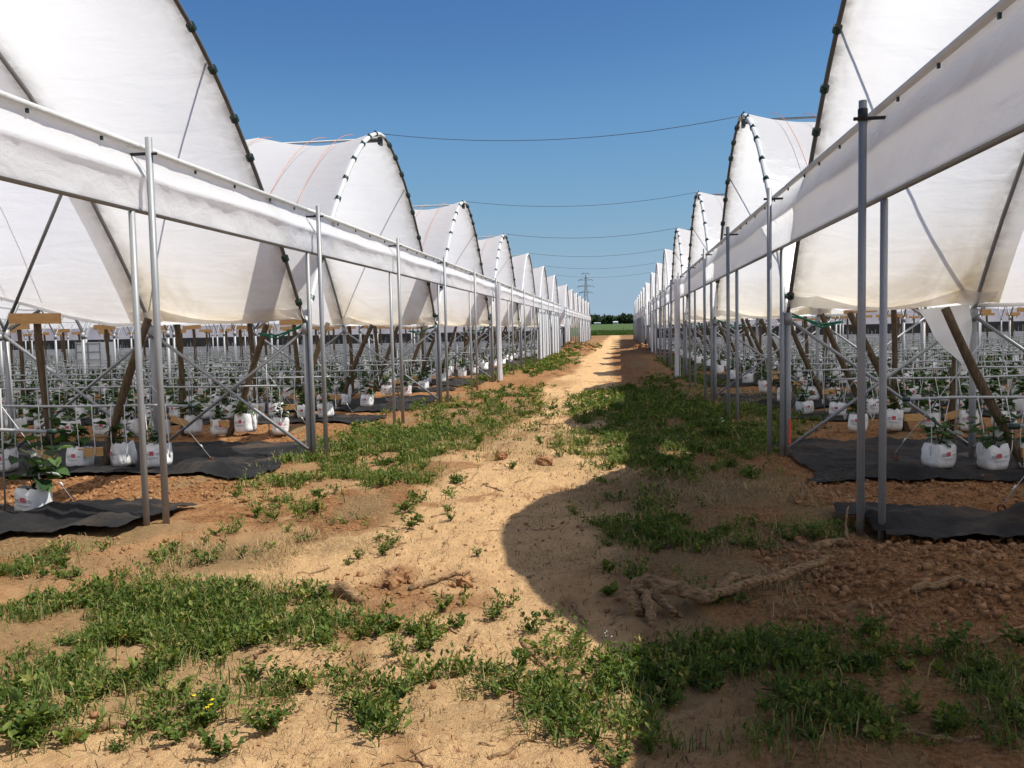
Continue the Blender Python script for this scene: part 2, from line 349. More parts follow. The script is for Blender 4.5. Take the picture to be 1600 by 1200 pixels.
soil_a = np.maximum(soil_a, .55*sstep(.10, .26, fbm(gx*2.1, gy*1.4, 73, 4)))
veg_a = patchval(gx, gy, VEG)
veg_a = np.maximum(veg_a, sstep(55, 110, gy)*(.6*np.clip(np.abs(gx+.9)-.7+wob, 0, 1)))
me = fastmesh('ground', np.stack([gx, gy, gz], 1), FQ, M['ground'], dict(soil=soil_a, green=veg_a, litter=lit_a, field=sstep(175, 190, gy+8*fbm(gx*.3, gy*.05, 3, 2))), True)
tag(ob('ground', me), 'sandy track and brown soil between the rows of polytunnels', kind='structure')
# ------------------------------------------------------------------ polytunnels
XL, XR, W, Y0 = -3.94, 1.93, 7.93, 6.625
PL, PR = -3.78, 1.77
ZV, RISE, BAY = 1.72, 3.26, 2.1
def arch(t, lift=0): return ZV+RISE*(1-np.abs(t)**1.75)+lift
ORD = ['first', 'second', 'third', 'fourth', 'fifth', 'sixth', 'seventh', 'eighth', 'ninth', 'tenth', 'eleventh', 'twelfth', 'thirteenth', 'fourteenth']
ROW = {-1: 'on the sunny side of the track', 1: 'on the shaded side of the track'}
RN = {-1: 'sunny side', 1: 'shaded side'}
mb = MB(); mb.tube([(0, 0, -.35), (0, 0, ZV)], .038, 10); mb.tube([(0, 0, ZV-.12), (0, 0, ZV+.02)], .05, 10); LEG = mb.mesh('leg', M['steel'])
def hoopmesh(name, r, mat, n=28, tw=8, a0=0, a1=math.pi):
    a = np.linspace(a0, a1, n+1); t = -np.cos(a)
    mb = MB(); mb.tube(np.stack([0*t, t*W/2, arch(t)], 1), r, tw); return mb.mesh(name, mat)
HOOP = hoopmesh('hoop', .024, M['steel'], 20, 6); ENDHOOP = hoopmesh('end_hoop', .034, M['hoopwrap'], 22, 8, 0, math.pi/2+.02); ENDFAR = hoopmesh('end_hoop', .023, M['grimy'], 22, 8, math.pi/2+.02, math.pi)
mb = MB(); mb.tube([(-.03, 0, 0), (.03, 0, 0)], .0435, 10); mb.box((0, 0, .05), (.035, .022, .022)); CLIP = mb.mesh('clip', M['clip'], False)
mb = MB(); mb.tube([(0, -.04, 0), (0, .04, 0)], .036, 8); mb.box((0, 0, -.05), (.02, .03, .05)); BCLIP = mb.mesh('band_clip', M['clip'], False)
mb = MB(); mb.tube([(0, 0, -.4), (0, 0, 3.23)], .029, 10); POST = mb.mesh('post', M['steel'])
mb = MB(); mb.tube([(0, 0, -.4), (0, 0, 2.53)], .027, 10); SPOST = mb.mesh('short_post', M['steel'])
mb = MB(); mb.tube([(0, 0, 3.08), (0, 0, 3.17)], .035, 10); PCAP = mb.mesh('post_collar', M['black'])
def film(root, name, mat, x0, s, d0, d1, nd, t0f, t1f, nt_, sag=.06, edge_hang=0, seed=0, stain_bounce_low=1., hem=None, spread=.05):
    """roof film between distances d0..d1 from the tunnel mouth, t from t0f(d) to t1f(d)"""
    yc = root['yc']; D = np.linspace(d0, d1, nd+1)
    P = np.zeros((nd+1, nt_+1, 3)); S = np.zeros((nd+1, nt_+1))
    for i, d in enumerate(D):
        t = np.linspace(t0f(d), t1f(d), nt_+1); y = yc+t*W/2; z = arch(t)
        ph = (d % BAY)/BAY; s_ = sag*math.sin(math.pi*ph)
        ny_ = np.sign(t)*1.75*np.abs(t)**.75*RISE/(W/2); ln = np.sqrt(1+ny_**2); ny_, nz_ = ny_/ln, 1/ln
        wr = .05*fbm(np.full_like(t, d*1.1+seed*7.3), t*5+seed, 50, 3)*math.sin(math.pi*ph)**.5 if 0 < ph < 1 else 0
        off = .036-s_*(1-.3*np.abs(t))+wr
        P[i, :, 0] = x0+s*d; P[i, :, 1] = y+ny_*off; P[i, :, 2] = z+nz_*off
        S[i] = np.clip((2.75-z)/1.0, 0, 1)**1.3*stain_bounce_low+.3*np.exp(-ph/.05)*(name == 'end_film')+.9*np.exp(-(1-ph)/.16)*np.clip((3.4-z)/1.2, .15, 1)*(name == 'end_film')  # low part: dust plus painted ground bounce; rest: dirt along the hoops
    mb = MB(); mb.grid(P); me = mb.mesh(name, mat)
    at = me.attributes.new('stain_bounce', 'FLOAT', 'POINT'); at.data.foreach_set('value', S.ravel().astype(np.float32))
    if name == 'end_film':
        G = (1.0*np.exp(-D/.10)+.8*np.exp(-np.abs(D-BAY)/.09))[:, None]+0*S; at = me.attributes.new('grime', 'FLOAT', 'POINT'); at.data.foreach_set('value', np.clip(G, 0, 1).ravel().astype(np.float32))
    o = part(name, me, root)
    for e in (hem or []):
        hb = MB(); hb.tube(P[:, e]+np.array([0, 0, 0]), .028, 6); part('hem', hb.mesh('hem', M['sail']), o if False else root)
    return o, P
def band(root, x0, s, ya, yb, full):
    yy = np.linspace(ya, yb, 81 if full else 25); zb, zr = (2.65, 2.92) if s < 0 else (2.52, 2.86); zt = 3.18
    zz = np.array([zt, zt-.05, zt-.12, zr+.08, zr+.03, zr, zr-.02, zr-.05, (zr+zb)/2, zb+.05, zb])
    out = np.array([-.028, -.030, -.015, .025, .056, .076, .062, .044, .030, .034, .030])
    P = np.zeros((len(yy), len(zz), 3))
    for i, y in enumerate(yy):
        wz = .012*math.sin(y*2.1+x0)+.025*float(fbm(np.array([y*1.2]), np.array([x0]), 3, 2)[0])
        cr = fbm(np.full(len(zz), y*3.4)+zz*4.5, zz*4, 61, 3)*np.array([0, .02, .05, .03, .01, .005, .03, .07, .08, .04, 0])
        P[i, :, 0] = x0-s*(out+cr*.8+.0); P[i, :, 1] = y; P[i, :, 2] = zz+wz*np.array([0, 0, .5, .8, 1, 1, 1, .8, .4, 0, 0])
    mb = MB(); mb.grid(P); me = mb.mesh('band_film', M['band'])
    st = (np.abs(zz-zr-.05) < .06)[None, :]*.35*(s > 0)+np.zeros((len(yy), 1)); at = me.attributes.new('stain_bounce', 'FLOAT', 'POINT'); at.data.foreach_set('value', st.ravel().astype(np.float32))
    part('band_film', me, root)
    for nm, z, r in (('top_rail', zt, .028), ('bottom_rail', zb, .024)):
        mb = MB(); mb.tube([(x0, ya+.004, z), (x0, yb-.004, z)], r, 8); part(nm, mb.mesh(nm, M['hoopwrap'] if nm == 'top_rail' else M['steel']), root)
    if full:
        n = 10
        for i in range(n):
            y = ya+(i+.35+.3*rnd.random())*(yb-ya)/n
            ob('band_clip', BCLIP, root, Vector((x0, y, zt))-root.location, None, .75)
TUN = {}
def polytunnel(side, k, yc, full, group2=False):
    s = side; x0 = XL if s < 0 else XR; xe = x0+s*.07
    if k < 0: lab = 'white polytunnel before the first one along the track, ' + ROW[s]
    else: lab = 'white film polytunnel, %s towards the pylon, %s' % (ORD[k], ROW[s])
    yv = yc-W/2
    root = thing('polytunnel', lab, 'polytunnel', (xe, yv, 0), 'polytunnels along the track'); root['yc'] = yc
    vis = (.85*yc+8 if s < 0 else .5*yc+6); nb = int(min(16, max(3, (vis-abs(xe))/BAY))) if not group2 else 2
    for i in range(nb+1):
        ob('leg', LEG, root, (s*BAY*i, 0, 0)); 
        ob('hoop' if i else 'end_hoop', HOOP if i else ENDHOOP, root, (s*BAY*i, W/2, 0))
        if i == 0: ob('end_hoop', ENDFAR, root, (0, W/2, 0))
    if k in (6, 13) or group2 and k == 13: ob('leg', LEG, root, (0, W, 0))
    far = 46 if not group2 else 30
    # end bay: film down to the valleys on both slopes; the rest vented up
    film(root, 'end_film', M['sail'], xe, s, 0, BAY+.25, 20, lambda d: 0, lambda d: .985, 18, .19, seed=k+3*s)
    film(root, 'outer_end_film', M['film'], xe, s, 0, BAY+.25, 20, lambda d: -.985, lambda d: 0, 18, .19, seed=k+9*s, stain_bounce_low=.5)
    gp = np.array([[(xe+s*d, yv+e*.17, ZV+.06+.16*abs(e)**1.4+.03*math.sin(d*6+e*3)+.02*math.sin(d*17)) for e in np.linspace(-1, 1, 9)] for d in np.linspace(-.02, 2.3, 12)])
    mb = MB(); mb.grid(gp); part('added_valley_strip', mb.mesh('added_valley_strip', M['sail']), root)  # film strip added in the valley to stop sun through the notch
    tv = lambda d: .985-.10*float(sstep(2.0, 6.0, np.array(d)))-.012*math.sin(d*1.9)
    nseg = int((far-BAY)/BAY)
    film(root, 'roof_film', M['film'], xe, s, BAY, BAY+nseg*BAY, nseg*(4 if full else 2), lambda d: -tv(d), tv, 26, .09, seed=k+5*s, hem=[0, -1] if full else None, stain_bounce_low=.35)
    band(root, x0-s*.0, s, yv, yv+W, full)
    for yy, top in ((yv, 1), (yc, 0)):
        ob('post', POST, root, (x0-s*.135-xe, yy-yv+.05, 0)); ob('short_post', SPOST, root, (x0-xe, yy-yv-.02, -.03), None, (1, 1, 1.05 if s < 0 else 1))
        if full:
            if s > 0 and k == 0: ob('post_collar', PCAP, root, (x0-s*.135-xe, yy-yv+.05, 0))
            mb = MB(); mb.tube([(x0-s*.20, yy+.05, 3.10), (x0+s*.12, yy+.05, 3.10)], .014, 6); part('post_clamp', mb.mesh('post_clamp', M['black']), root)
    if group2: return root
    # cross braces along the valley, diagonal up to the second hoop
    nbr = 2
    for i in range(nbr):
        a = xe+s*BAY*i; b = xe+s*BAY*(i+1)
        for (p, q, dy) in (((a, .12), (b, ZV-.05), -.055), ((b, .12), (a, ZV-.05), .055)):
            mb = MB(); mb.tube([(p[0], yv+dy, p[1]), (q[0], yv+dy, q[1])], .021, 7); part('cross_brace', mb.mesh('cross_brace', M['steel']), root)
    for sg in (-1, 1):
        t_ = .62*sg; mb = MB(); mb.tube([(xe+s*2*BAY, yc+sg*(W/2-.03), ZV), (xe+s*BAY, yc+t_*W/2, float(arch(t_))-.04)], .022, 7); part('roof_brace', mb.mesh('roof_brace', M['steel']), root)
    if k <= 3:
        # outer cable pressed against the end film
        P = []
        for q in np.linspace(0, 1, 14):
            t_ = .40+.57*q; d = .02+2.05*q; P.append((xe+s*d, yc+t_*W/2+.05, float(arch(t_))+.05-.08*math.sin(math.pi*d/BAY)))
        mb = MB(); mb.tube(P, .010, 6); part('outer_brace', mb.mesh('outer_brace', M['wire']), root)
        for i, td in enumerate(np.linspace(.10, .95, 9)):
            for sg in (-1, 1):
                tt = sg*(td+rnd.uniform(-.015, .015)); sl_ = -np.sign(tt)*1.75*abs(tt)**.75*RISE/(W/2)
                c_, s2_ = math.cos(math.atan(sl_)), math.sin(math.atan(sl_))
                ob('clip', CLIP, root, (0, W/2+tt*W/2, float(arch(tt)))).rotation_euler = Matrix(((0, -1, 0), (c_, 0, -s2_), (s2_, 0, c_))).to_euler()
        for sg, ds in ((-1, (.45, .95, 1.9, 2.7, 3.6, 4.6, 5.6)), (1, (2.6, 3.1, 4.4, 5.2))):
            for d0 in ds:
                P = []
                for q in np.linspace(.04, .93 if d0 > 2 else .97, 16):
                    tt = sg*q; d = d0+.9*q*(1 if d0 > 2 else .25); ph = (d % BAY)/BAY
                    ny_ = np.sign(tt)*1.75*abs(tt)**.75*RISE/(W/2); ln = math.sqrt(1+ny_**2); of = .055-.07*math.sin(math.pi*ph)*(1-.3*abs(tt))
                    P.append((xe+s*d, yc+tt*W/2+ny_/ln*of, float(arch(tt))+of/ln))
                mb = MB(); mb.tube(P, .0042, 5); part('rope', mb.mesh('rope', M['rope']), root)
        for dz in (0, .04):
            P = [(xe+s*.02, yv+.05, ZV-.02+dz), (xe+s*.22, yv+.12, ZV-.06), (xe+s*.40, yv+.05, ZV-.13-dz), (xe+s*.62, yv-.05, ZV-.10)]
            mb = MB(); mb.tube(P, .012, 5); part('tie_strap', mb.mesh('tie_strap', M['green']), root)
    # apex bracket and ridge bar end
    mb = MB(); mb.box((xe+s*.17, yc+.02, ZV+RISE-.08), (.30, .09, .03)); mb.box((xe+s*.05, yc+.02, ZV+RISE-.09), (.05, .16, .12)); part('apex_bracket', mb.mesh('apex_bracket', M['black'], False), root)
    mb = MB(); mb.tube([(xe+s*.1, yc, ZV+RISE-.05), (xe+s*30, yc, ZV+RISE-.05)], .02, 6); part('ridge_bar', mb.mesh('ridge_bar', M['steel']), root)
    return root
def curtain(root, x0, s, ya, yb, z0, z1, amp=.05, name='side_curtain', n=None):
    yy = np.linspace(ya, yb, n or max(12, int((yb-ya)*9))); zz = np.linspace(z0, z1, 6)
    P = np.zeros((len(yy), 6, 3))
    for i, y in enumerate(yy):
        P[i, :, 0] = x0+amp*math.sin(y*11+math.sin(y*3))*(1-.5*(zz-z0)/(z1-z0)); P[i, :, 1] = y; P[i, :, 2] = zz
    mb = MB(); mb.grid(P); part(name, mb.mesh(name, M['curtain']), root)
for s in (-1, 1):
    for k in range(-1, 7):
        TUN[s, k] = polytunnel(s, k, Y0+W*k, k <= 3)
    for j in range(7):
        TUN[s, 7+j] = polytunnel(s, 7+j, 66.3+W*j, False, True)
    x0 = XL if s < 0 else XR
    v = Y0+W*2.5
    an = np.linspace(0, 2*math.pi, 41); zz = np.linspace(.03, 3.05, 12)
    P = np.array([[(x0-s*.18+(.075+.02*math.sin(9*q+z))*(1-.12*math.sin(z*1.1))*math.cos(q), v+.1+(.11+.02*math.sin(9*q+z))*math.sin(q), z) for z in zz] for q in an])
    mb = MB(); mb.grid(P); part('gathered_curtain', mb.mesh('gathered_curtain', M['band']), TUN[s, 3])
    for k in ((5, 6) if s < 0 else (6,)):
        yc = Y0+W*k; curtain(TUN[s, k], x0+s*.12, s, yc-W/2+(.2 if k == 5 else 0), yc+W/2-.05, .03, 2.5)
    for j in range(7):
        yc = 66.3+W*j
        if j == 0: curtain(TUN[s, 7], x0+s*.12, s, yc-W/2+2.8, yc+W/2, .6, 2.5)
        elif j in (3, 4, 5, 6) or s > 0: curtain(TUN[s, 7+j], x0+s*.12, s, yc-W/2, yc+W/2-.05, .03, 2.5)
    # closed flank of the second block, facing the gap
    xx = np.linspace(x0+s*.16, x0+s*34, 120)
    P = np.array([[(x, 66.3-W/2-.05+.05*math.sin(x*9), z) for z in (.35, .9, 1.4, 1.75)] for x in xx])
    mb = MB(); mb.grid(P); part('flank_curtain', mb.mesh('flank_curtain', M['curtain']), TUN[s, 7])
Pf = np.array([[(XR+.05+.02*math.sin(e*9+z*5), Y0-W/2+e*.62, 1.78+z*.95) for z in np.linspace(0, 1, 7)] for e in np.linspace(-1, 1, 15)])
mb = MB(); mb.grid(Pf); FLAP = mb.mesh('added_notch_flap', M['sail']); part('added_notch_flap', FLAP, TUN[1, 0])  # flap added only to keep sun from leaking through the valley notch
for k in list(range(2, 7))+list(range(8, 14)):
    o = part('added_notch_flap', FLAP, TUN[1, k]); o.location.y += TUN[1, k]['yc']-Y0
# red paint mark on a leg, torn flap of film
mb = MB(); mb.grid([[(.0395*math.cos(q), .0395*math.sin(q), z+.02*math.sin(q*7)) for z in (.14, .25, .36, .46)] for q in np.linspace(-1.5, .3, 9)]); part_ = ob('paint_mark', mb.mesh('paint_mark', M['redmark']), TUN[1, 1], (0, 0, 0))
yv = Y0+W/2-.12; Pf = []
for q in np.linspace(0, 1, 15):
    wd = (1-q)**.8*.60; xc = 4.02-.36*0-.30+.26*q
    Pf.append([(xc+(e-.5)*wd+.02*math.sin(q*9+e*5), yv-.05+.05*math.sin(e*7+q*4)+.04*q, 1.74-q*.72+.05*e*(1-q)) for e in np.linspace(0, 1, 9)])
mb = MB(); mb.grid(np.array(Pf)); fo = part('torn_flap', mb.mesh('torn_flap', M['sail']), TUN[1, 0]); fo['label'] = 'torn corner of film hanging below the roof edge'
# tension cables across the track, peak to peak
CB = ['first', 'second', 'third', 'fourth', 'fifth', 'sixth', 'seventh']
for k in range(-1, 7):
    yc = Y0+W*k if k < 7 else 66.3+W*(k-7)
    a = np.array((XL-.1, yc+.02, ZV+RISE+.04)); b = np.array((XR+.1, yc+.02, ZV+RISE+.04)); q = np.linspace(0, 1, 25)[:, None]
    P = a+(b-a)*q; P[:, 2] -= .24*4*(q*(1-q))[:, 0]
    mb = MB(); mb.tube(P, (.0055 if k < 3 else .007), 5)
    o = ob('tension_cable', mb.mesh('tension_cable', M['wire']))
    tag(o, 'thin dark cable across the track between the two %s polytunnel peaks' % (ORD[k] if k >= 0 else 'nearest unseen'), 'cable', 'cables across the track')
# windbreak at the end of the first block, dark band seen through the tunnels
for s in (-1, 1):
    x0 = XL if s < 0 else XR; y = Y0+W*6.5+.35
    root = thing('strip', 'black windbreak netting closing the far flank of the %s' % ('sunny side row' if s < 0 else 'shaded side row'), 'barrier', (x0+s*.6, y, 0))
    xx = np.linspace(x0+s*.5, x0+s*48, 140)
    P = np.array([[(x, y+.03*math.sin(x*4), z) for z in (.85, 1.15, 1.5)] for x in xx]); mb = MB(); mb.grid(P); part('dark_band', mb.mesh('dark_band', M['black']), root)  # plain black band across the flank, above a pale skirt
    P = np.array([[(x, y+.06+.03*math.sin(x*4), z) for z in (0, .4, .88)] for x in xx]); mb = MB(); mb.grid(P); part('skirt', mb.mesh('skirt', M['curtain']), root)
    P = np.array([[(x, y+.06+.03*math.sin(x*4), z) for z in (1.47, 1.9, 2.75)] for x in xx]); mb = MB(); mb.grid(P); part('upper_film', mb.mesh('upper_film', M['film']), root)
    for i in range(12):
        mb = MB(); mb.tube([(x0+s*(.6+4*i), y+.12, -.1), (x0+s*(.6+4*i), y+.12, 2.8)], .04, 6); part('stake', mb.mesh('stake', M['timber']), root)
# black sheeting bunched at the gap between the blocks
for s in (-1, 1):
    x0 = XL if s < 0 else XR; root = thing('black_sheet', 'bunched black sheet hanging at the gap in the %s' % ('sunny side row' if s < 0 else 'shaded side row'), 'sheet', (x0, 63, 0))
    P = np.array([[(x0+s*(.1+1.3*e)-s*.35*(1-z)*(s > 0), 62.2+.25*math.sin(e*14)+.5*(1-z), z*(1.75-.9*abs(e-.4)*(s > 0))+.02) for z in np.linspace(0, 1, 6)] for e in np.linspace(0, 1, 24)])
    mb = MB(); mb.grid(P); part('sheet', mb.mesh('sheet', M['mat']), root)
    if s < 0:
        mb = MB(); mb.tube([(x0-.2, 61.8, .12), (x0+.25, 61.6, .10), (x0+.7, 61.7, .16)], [.10, .13, .05], 8); part('white_roll', mb.mesh('white_roll', M['bag']), root)
# ------------------------------------------------------------------ weed mats
def weedmat(label, xa, xb, ya, yb, amp=.02, seed=0, crump=None):
    nxm = max(8, min(int(abs(xb-xa)/.08), 200)); nym = max(8, int((yb-ya)/.08))
    U = np.linspace(0, 1, nxm)**1.6; V = np.linspace(0, 1, nym)
    uu, vv = np.meshgrid(U, V); X = xa+(xb-xa)*uu; Y = ya+(yb-ya)*vv
    eg = 1-sstep(0, .25, np.abs(X-xa)); X = X+eg*.18*fbm(Y*2.1+seed, Y*0+seed, 6, 3)*2; 
    Y = Y+.16*fbm(X*1.3, Y*0+seed, 8, 3)*np.where(vv < .5, 1-2*vv, 2*vv-1)
    Z = hgt(X, Y)+.014+amp*(.5+fbm(X*2.2+seed, Y*3, 12, 3))
    if crump is not None:
        for (cx, cy, r, a) in crump: Z = Z+a*np.exp(-(((X-cx)/r)**2+((Y-cy)/(r*.55))**2))*(.7+.9*fbm(X*5, Y*5, seed+3, 3))
    I = (np.arange(nym-1)[:, None]*nxm+np.arange(nxm-1)[None, :]).ravel()
    me = fastmesh('weed_mat', np.stack([X, Y, Z], 2).reshape(-1, 3), np.stack([I, I+1, I+1+nxm, I+nxm], 1), M['mat'], None, True)
    tag(ob('weed_mat', me), label, 'weed mat', 'black weed mats under the crop rows')
ROWS = {}
for s in (-1, 1):
    x0 = PL if s < 0 else PR; nm = 'sunny side row' if s < 0 else 'shaded side row'
    ROWS[s] = []
    for k in range(0, 7):
        yc = Y0+W*k; ofs = (-1.7, .4, 2.9) if k == 0 else (-1.65, .85, 3.2)
        ROWS[s] += [(yc+o_, k, j) for j, o_ in enumerate(ofs)]
        xf = x0+s*min(.85*yc+8 if s < 0 else .5*yc+8, 40)
        my = yc+ofs[1]
        if k == 0:
            cr = [(-4.75, 6.85, .32, .20), (-5.5, 6.6, .4, .16), (-4.2, 6.45, .3, .08)] if s < 0 else [(2.0, 6.75, .24, .26), (3.15, 6.75, .45, .24), (2.6, 6.5, .2, .06), (3.9, 6.7, .4, .16)]
            weedmat('crumpled black weed mat beside the first post pair of the %s' % nm, x0+s*(.05 if s > 0 else .1), xf, my-.75, my+.42, .09, 3*s, cr)
        else: weedmat('black weed mat under the middle row, %s polytunnel, %s' % (ORD[k], nm), x0+s*.7, xf, my-.8, my+.7, .03, k*3+s)
        vy = yc+W/2
        weedmat('wide black weed mat along the legs after the %s polytunnel, %s' % (ORD[k], nm), x0+s*(.25 if k == 0 else .4), xf, vy-1.75, vy+1.55, .035, k*5+s, [(x0+s*1.0, vy-1.4, .4, .14), (x0+s*2.6, vy-1.5, .5, .10), (x0+s*.5, vy+.6, .4, .07)] if k < 2 else None)
# ------------------------------------------------------------------ timber posts
def postmesh(name, L, r, seed):
    z = np.linspace(0, L, 9); rr = r*(1-.12*z/L)*(1+.06*np.sin(z*5+seed)); P = np.stack([.02*np.sin(z*2.1+seed), .02*np.cos(z*1.7+seed), z], 1)
    mb = MB(); mb.tube(P, rr, 10); return mb.mesh(name, M['timber'])
PM = [postmesh('post', 2.05, .052, i) for i in range(3)]; UP = [postmesh('upright', 2.0, .05, i+5) for i in range(3)]
mb = MB(); mb.box((0, 0, 0), (.62, .045, .125)); CROSS = mb.mesh('cross_board', M['plank'], False)
mb = MB(); mb.box((0, 0, 0), (.30, .045, .10)); FOOT = mb.mesh('foot_board', M['plank'], False)

for s in (-1, 1):
    x0 = PL if s < 0 else PR
    for ri, (y, k, j) in enumerate(ROWS[s]):
        xlim = (.83*y+3 if s < 0 else .5*y+3.5)
        wh = '%s crop row, %s polytunnel, %s' % (('near edge', 'middle', 'far edge')[j], ORD[k], RN[s])
        d = 2.4+rnd.uniform(-.12, .12); x = x0+s*d
        if abs(x) < xlim+1 or k == 0:
            z = H(x, y)-.12; o = thing('leaning_post', 'leaning round timber post ending the ' + wh, 'post', (x, y, z), 'leaning end posts', (rnd.uniform(-.04, .04), -s*rnd.uniform(.36, .43), 0))
            ob('post', PM[ri % 3], o)
            if k < 3: ob('foot_board', FOOT, o, (s*.16, -.075, .30), (0, s*.15+.25*s, .1))
        for q, dd in enumerate((3.05, 9.6, 16.1, 22.7, 29.3)):
            x = x0+s*(dd+rnd.uniform(-.15, .15))
            if abs(x) > xlim: break
            z = H(x, y)-.05; o = thing('crop_post', '%s plank topped timber post from the track, ' % ORD[q] + wh, 'post', (x, y+.02, z), 'plank topped crop posts', (rnd.uniform(-.03, .03), rnd.uniform(-.03, .03), rnd.uniform(-.1, .1)))
            ob('upright', UP[(ri+q) % 3], o); ob('cross_board', CROSS, o, (0, -.085, 1.93), (0, rnd.uniform(-.04, .04), 0))
            if k < 2 and q == 0: ob('foot_board', FOOT, o, (s*.02, -.085, .30), (0, -.35*s, 0))
# guy wires with screw anchors
for s in (-1, 1):
    x0 = PL if s < 0 else PR
    for ri, (y, k, j) in enumerate(ROWS[s]):
        if k > 1 or j == 0 and k == 0: continue
        xa = x0+s*1.28; ya = y+(.25 if j == 1 else .45); za = H(xa, ya)
        o = thing('ground_anchor', 'rusty screw anchor with guy wire, %s crop row, %s polytunnel, %s' % (('near edge', 'middle', 'far edge')[j], ORD[k], RN[s]), 'anchor', (xa, ya, za), 'screw anchors with guy wires')
        mb = MB(); a = np.linspace(0, 2*math.pi, 15); mb.tube(np.stack([.030*np.cos(a), .01*np.sin(a), .09+.030*np.sin(a)], 1), .008, 6); mb.tube([(0, 0, -.1), (.01, 0, .065)], .010, 6); mb.tube([(-.05, .01, .02), (.04, -.02, .045)], .010, 6); ob('screw_eye', mb.mesh('screw_eye', M['rust']), o)
        tp = np.array((x0+s*2.0-xa-s*.0, y-ya, 1.35)); mb = MB(); mb.tube([np.array((0, 0, .115)), tp*.5+np.array((0, 0, .05)), tp], .0035, 5); mb.tube([tp*.10+np.array((0, 0, .11)), tp*.13+np.array((0, 0, .11))], .009, 6); ob('guy_wire', mb.mesh('guy_wire', M['white']), o)
# ------------------------------------------------------------------ leaves
def leaves(base, dirv, nrm, L, Wd, tint, fold=.25, droop=.25):
    """six-corner leaves as two quads; arrays (n,3)"""
    n = len(base); dirv = dirv/np.linalg.norm(dirv, axis=1)[:, None]
    side = np.cross(dirv, nrm); side /= np.linalg.norm(side, axis=1)[:, None]+1e-9; up = np.cross(side, dirv)
    L = np.asarray(L)[:, None]; Wd = np.asarray(Wd)[:, None]
    def P(a, b, c): return base+dirv*L*a+side*Wd*b+up*(Wd*abs(b)*fold*2-L*droop*a*a*.6+c)
    V = np.stack([P(0, 0, 0), P(.32, -.5, 0), P(.72, -.36, 0), P(1, 0, 0), P(.72, .36, 0), P(.32, .5, 0)], 1).reshape(-1, 3)
    i = np.arange(n)[:, None]*6
    Fq = np.concatenate([i+np.array([[0, 1, 2, 3]]), i+np.array([[0, 3, 4, 5]])])
    return V, Fq, np.repeat(tint, 6)
def join(L_):
    V = []; Fs = []; T = []; n = 0
    for v, f, t_ in L_: V.append(v); Fs.append(f+n); T.append(t_); n += len(v)
    return np.concatenate(V), np.concatenate(Fs), np.concatenate(T)
def rand_dirs(n, up_lo, up_hi):
    a = rng.uniform(0, 2*math.pi, n); e = rng.uniform(up_lo, up_hi, n)
    return np.stack([np.cos(a)*np.cos(e), np.sin(a)*np.cos(e), np.sin(e)], 1)
def cropplant(seed, hh=.34, nst=4):
    Ls = []; mb = []
    n_ = 0
    for st in range(nst):
        a = rng.uniform(0, 6.28); ln = hh*rng.uniform(.7, 1.15); tip = np.array([math.cos(a)*.12, math.sin(a)*.12, ln])
        for q in np.linspace(.3, 1, 5):
            for tr in range(2):
                b = tip*q+rng.normal(0, .012, 3); dr = rand_dirs(1, -.25, .6); sz = rng.uniform(.085, .15)*(1.15-.3*q)
                tn = rng.uniform(0, .8) if rng.random() > .09 else 1.
                Ls.append(leaves(b[None]+dr*.03, dr, np.array([[rng.normal(0, .3), rng.normal(0, .3), 1.]]), [sz], [sz*.8], np.array([tn]), .18, .4))
    return join(Ls)
CROPS = []
for i in range(6):
    V, Fq, T = cropplant(i, .26+.05*(i % 3), 3+i % 2); CROPS.append(fastmesh('foliage', V, Fq, M['crop'], dict(tint=T)))
STEMS = []
for i in range(2):
    mb = MB()
    for st in range(4):
        a = st*1.6+i; mb.tube([(0, 0, 0), (math.cos(a)*.05, math.sin(a)*.05, .15), (math.cos(a)*.11, math.sin(a)*.11, .30)], [.006, .005, .003], 5)
    STEMS.append(mb.mesh('stem', M['weed']))
def bagmesh(seed):
    r_ = np.random.default_rng(seed); nu, nv = 24, 7; a = np.linspace(0, 2*math.pi, nu, endpoint=False)
    P = np.zeros((nv, nu, 3))
    for i, z in enumerate(np.linspace(0, 1, nv)):
        sq = np.maximum(np.abs(np.cos(a)), np.abs(np.sin(a))); rr = .122/np.maximum(sq, .0)*(1/(1+.05*(1/sq-1)*4))*1.0
        wdt = (1.0+.05*math.sin(z*3.1)-.05*(z > .95))*(.93 if i == 0 else 1)
        cr = 1+.022*r_.normal(0, 1, nu)+.02*np.sin(a*2+z*5+seed)+.025*np.sin(a*3+seed*2-z*4)
        P[i] = np.stack([np.cos(a)*rr*wdt*cr, np.sin(a)*rr*wdt*cr*.92, z*.265+.012*r_.normal(0, 1, nu)*(i == nv-1)+0*a], 1)
    mb = MB(); V = P.reshape(-1, 3)
    Fq = [(i*nu+j, i*nu+(j+1) % nu, (i+1)*nu+(j+1) % nu, (i+1)*nu+j) for i in range(nv-1) for j in range(nu)]+[tuple(range(nu-1, -1, -1))]
    mb.add(V, Fq); return mb.mesh('bag', M['bag']), P
BAGS = [bagmesh(i)[0] for i in range(8)]
a = np.linspace(0, 2*math.pi, 17)[:-1]; mb = MB(); mb.add(np.concatenate([np.stack([.112*np.cos(a), .108*np.sin(a), 0*a], 1), [[0, 0, .015]]]), [(i, (i+1) % 16, 16) for i in range(16)]); COMP = mb.mesh('compost', M['potsoil'])
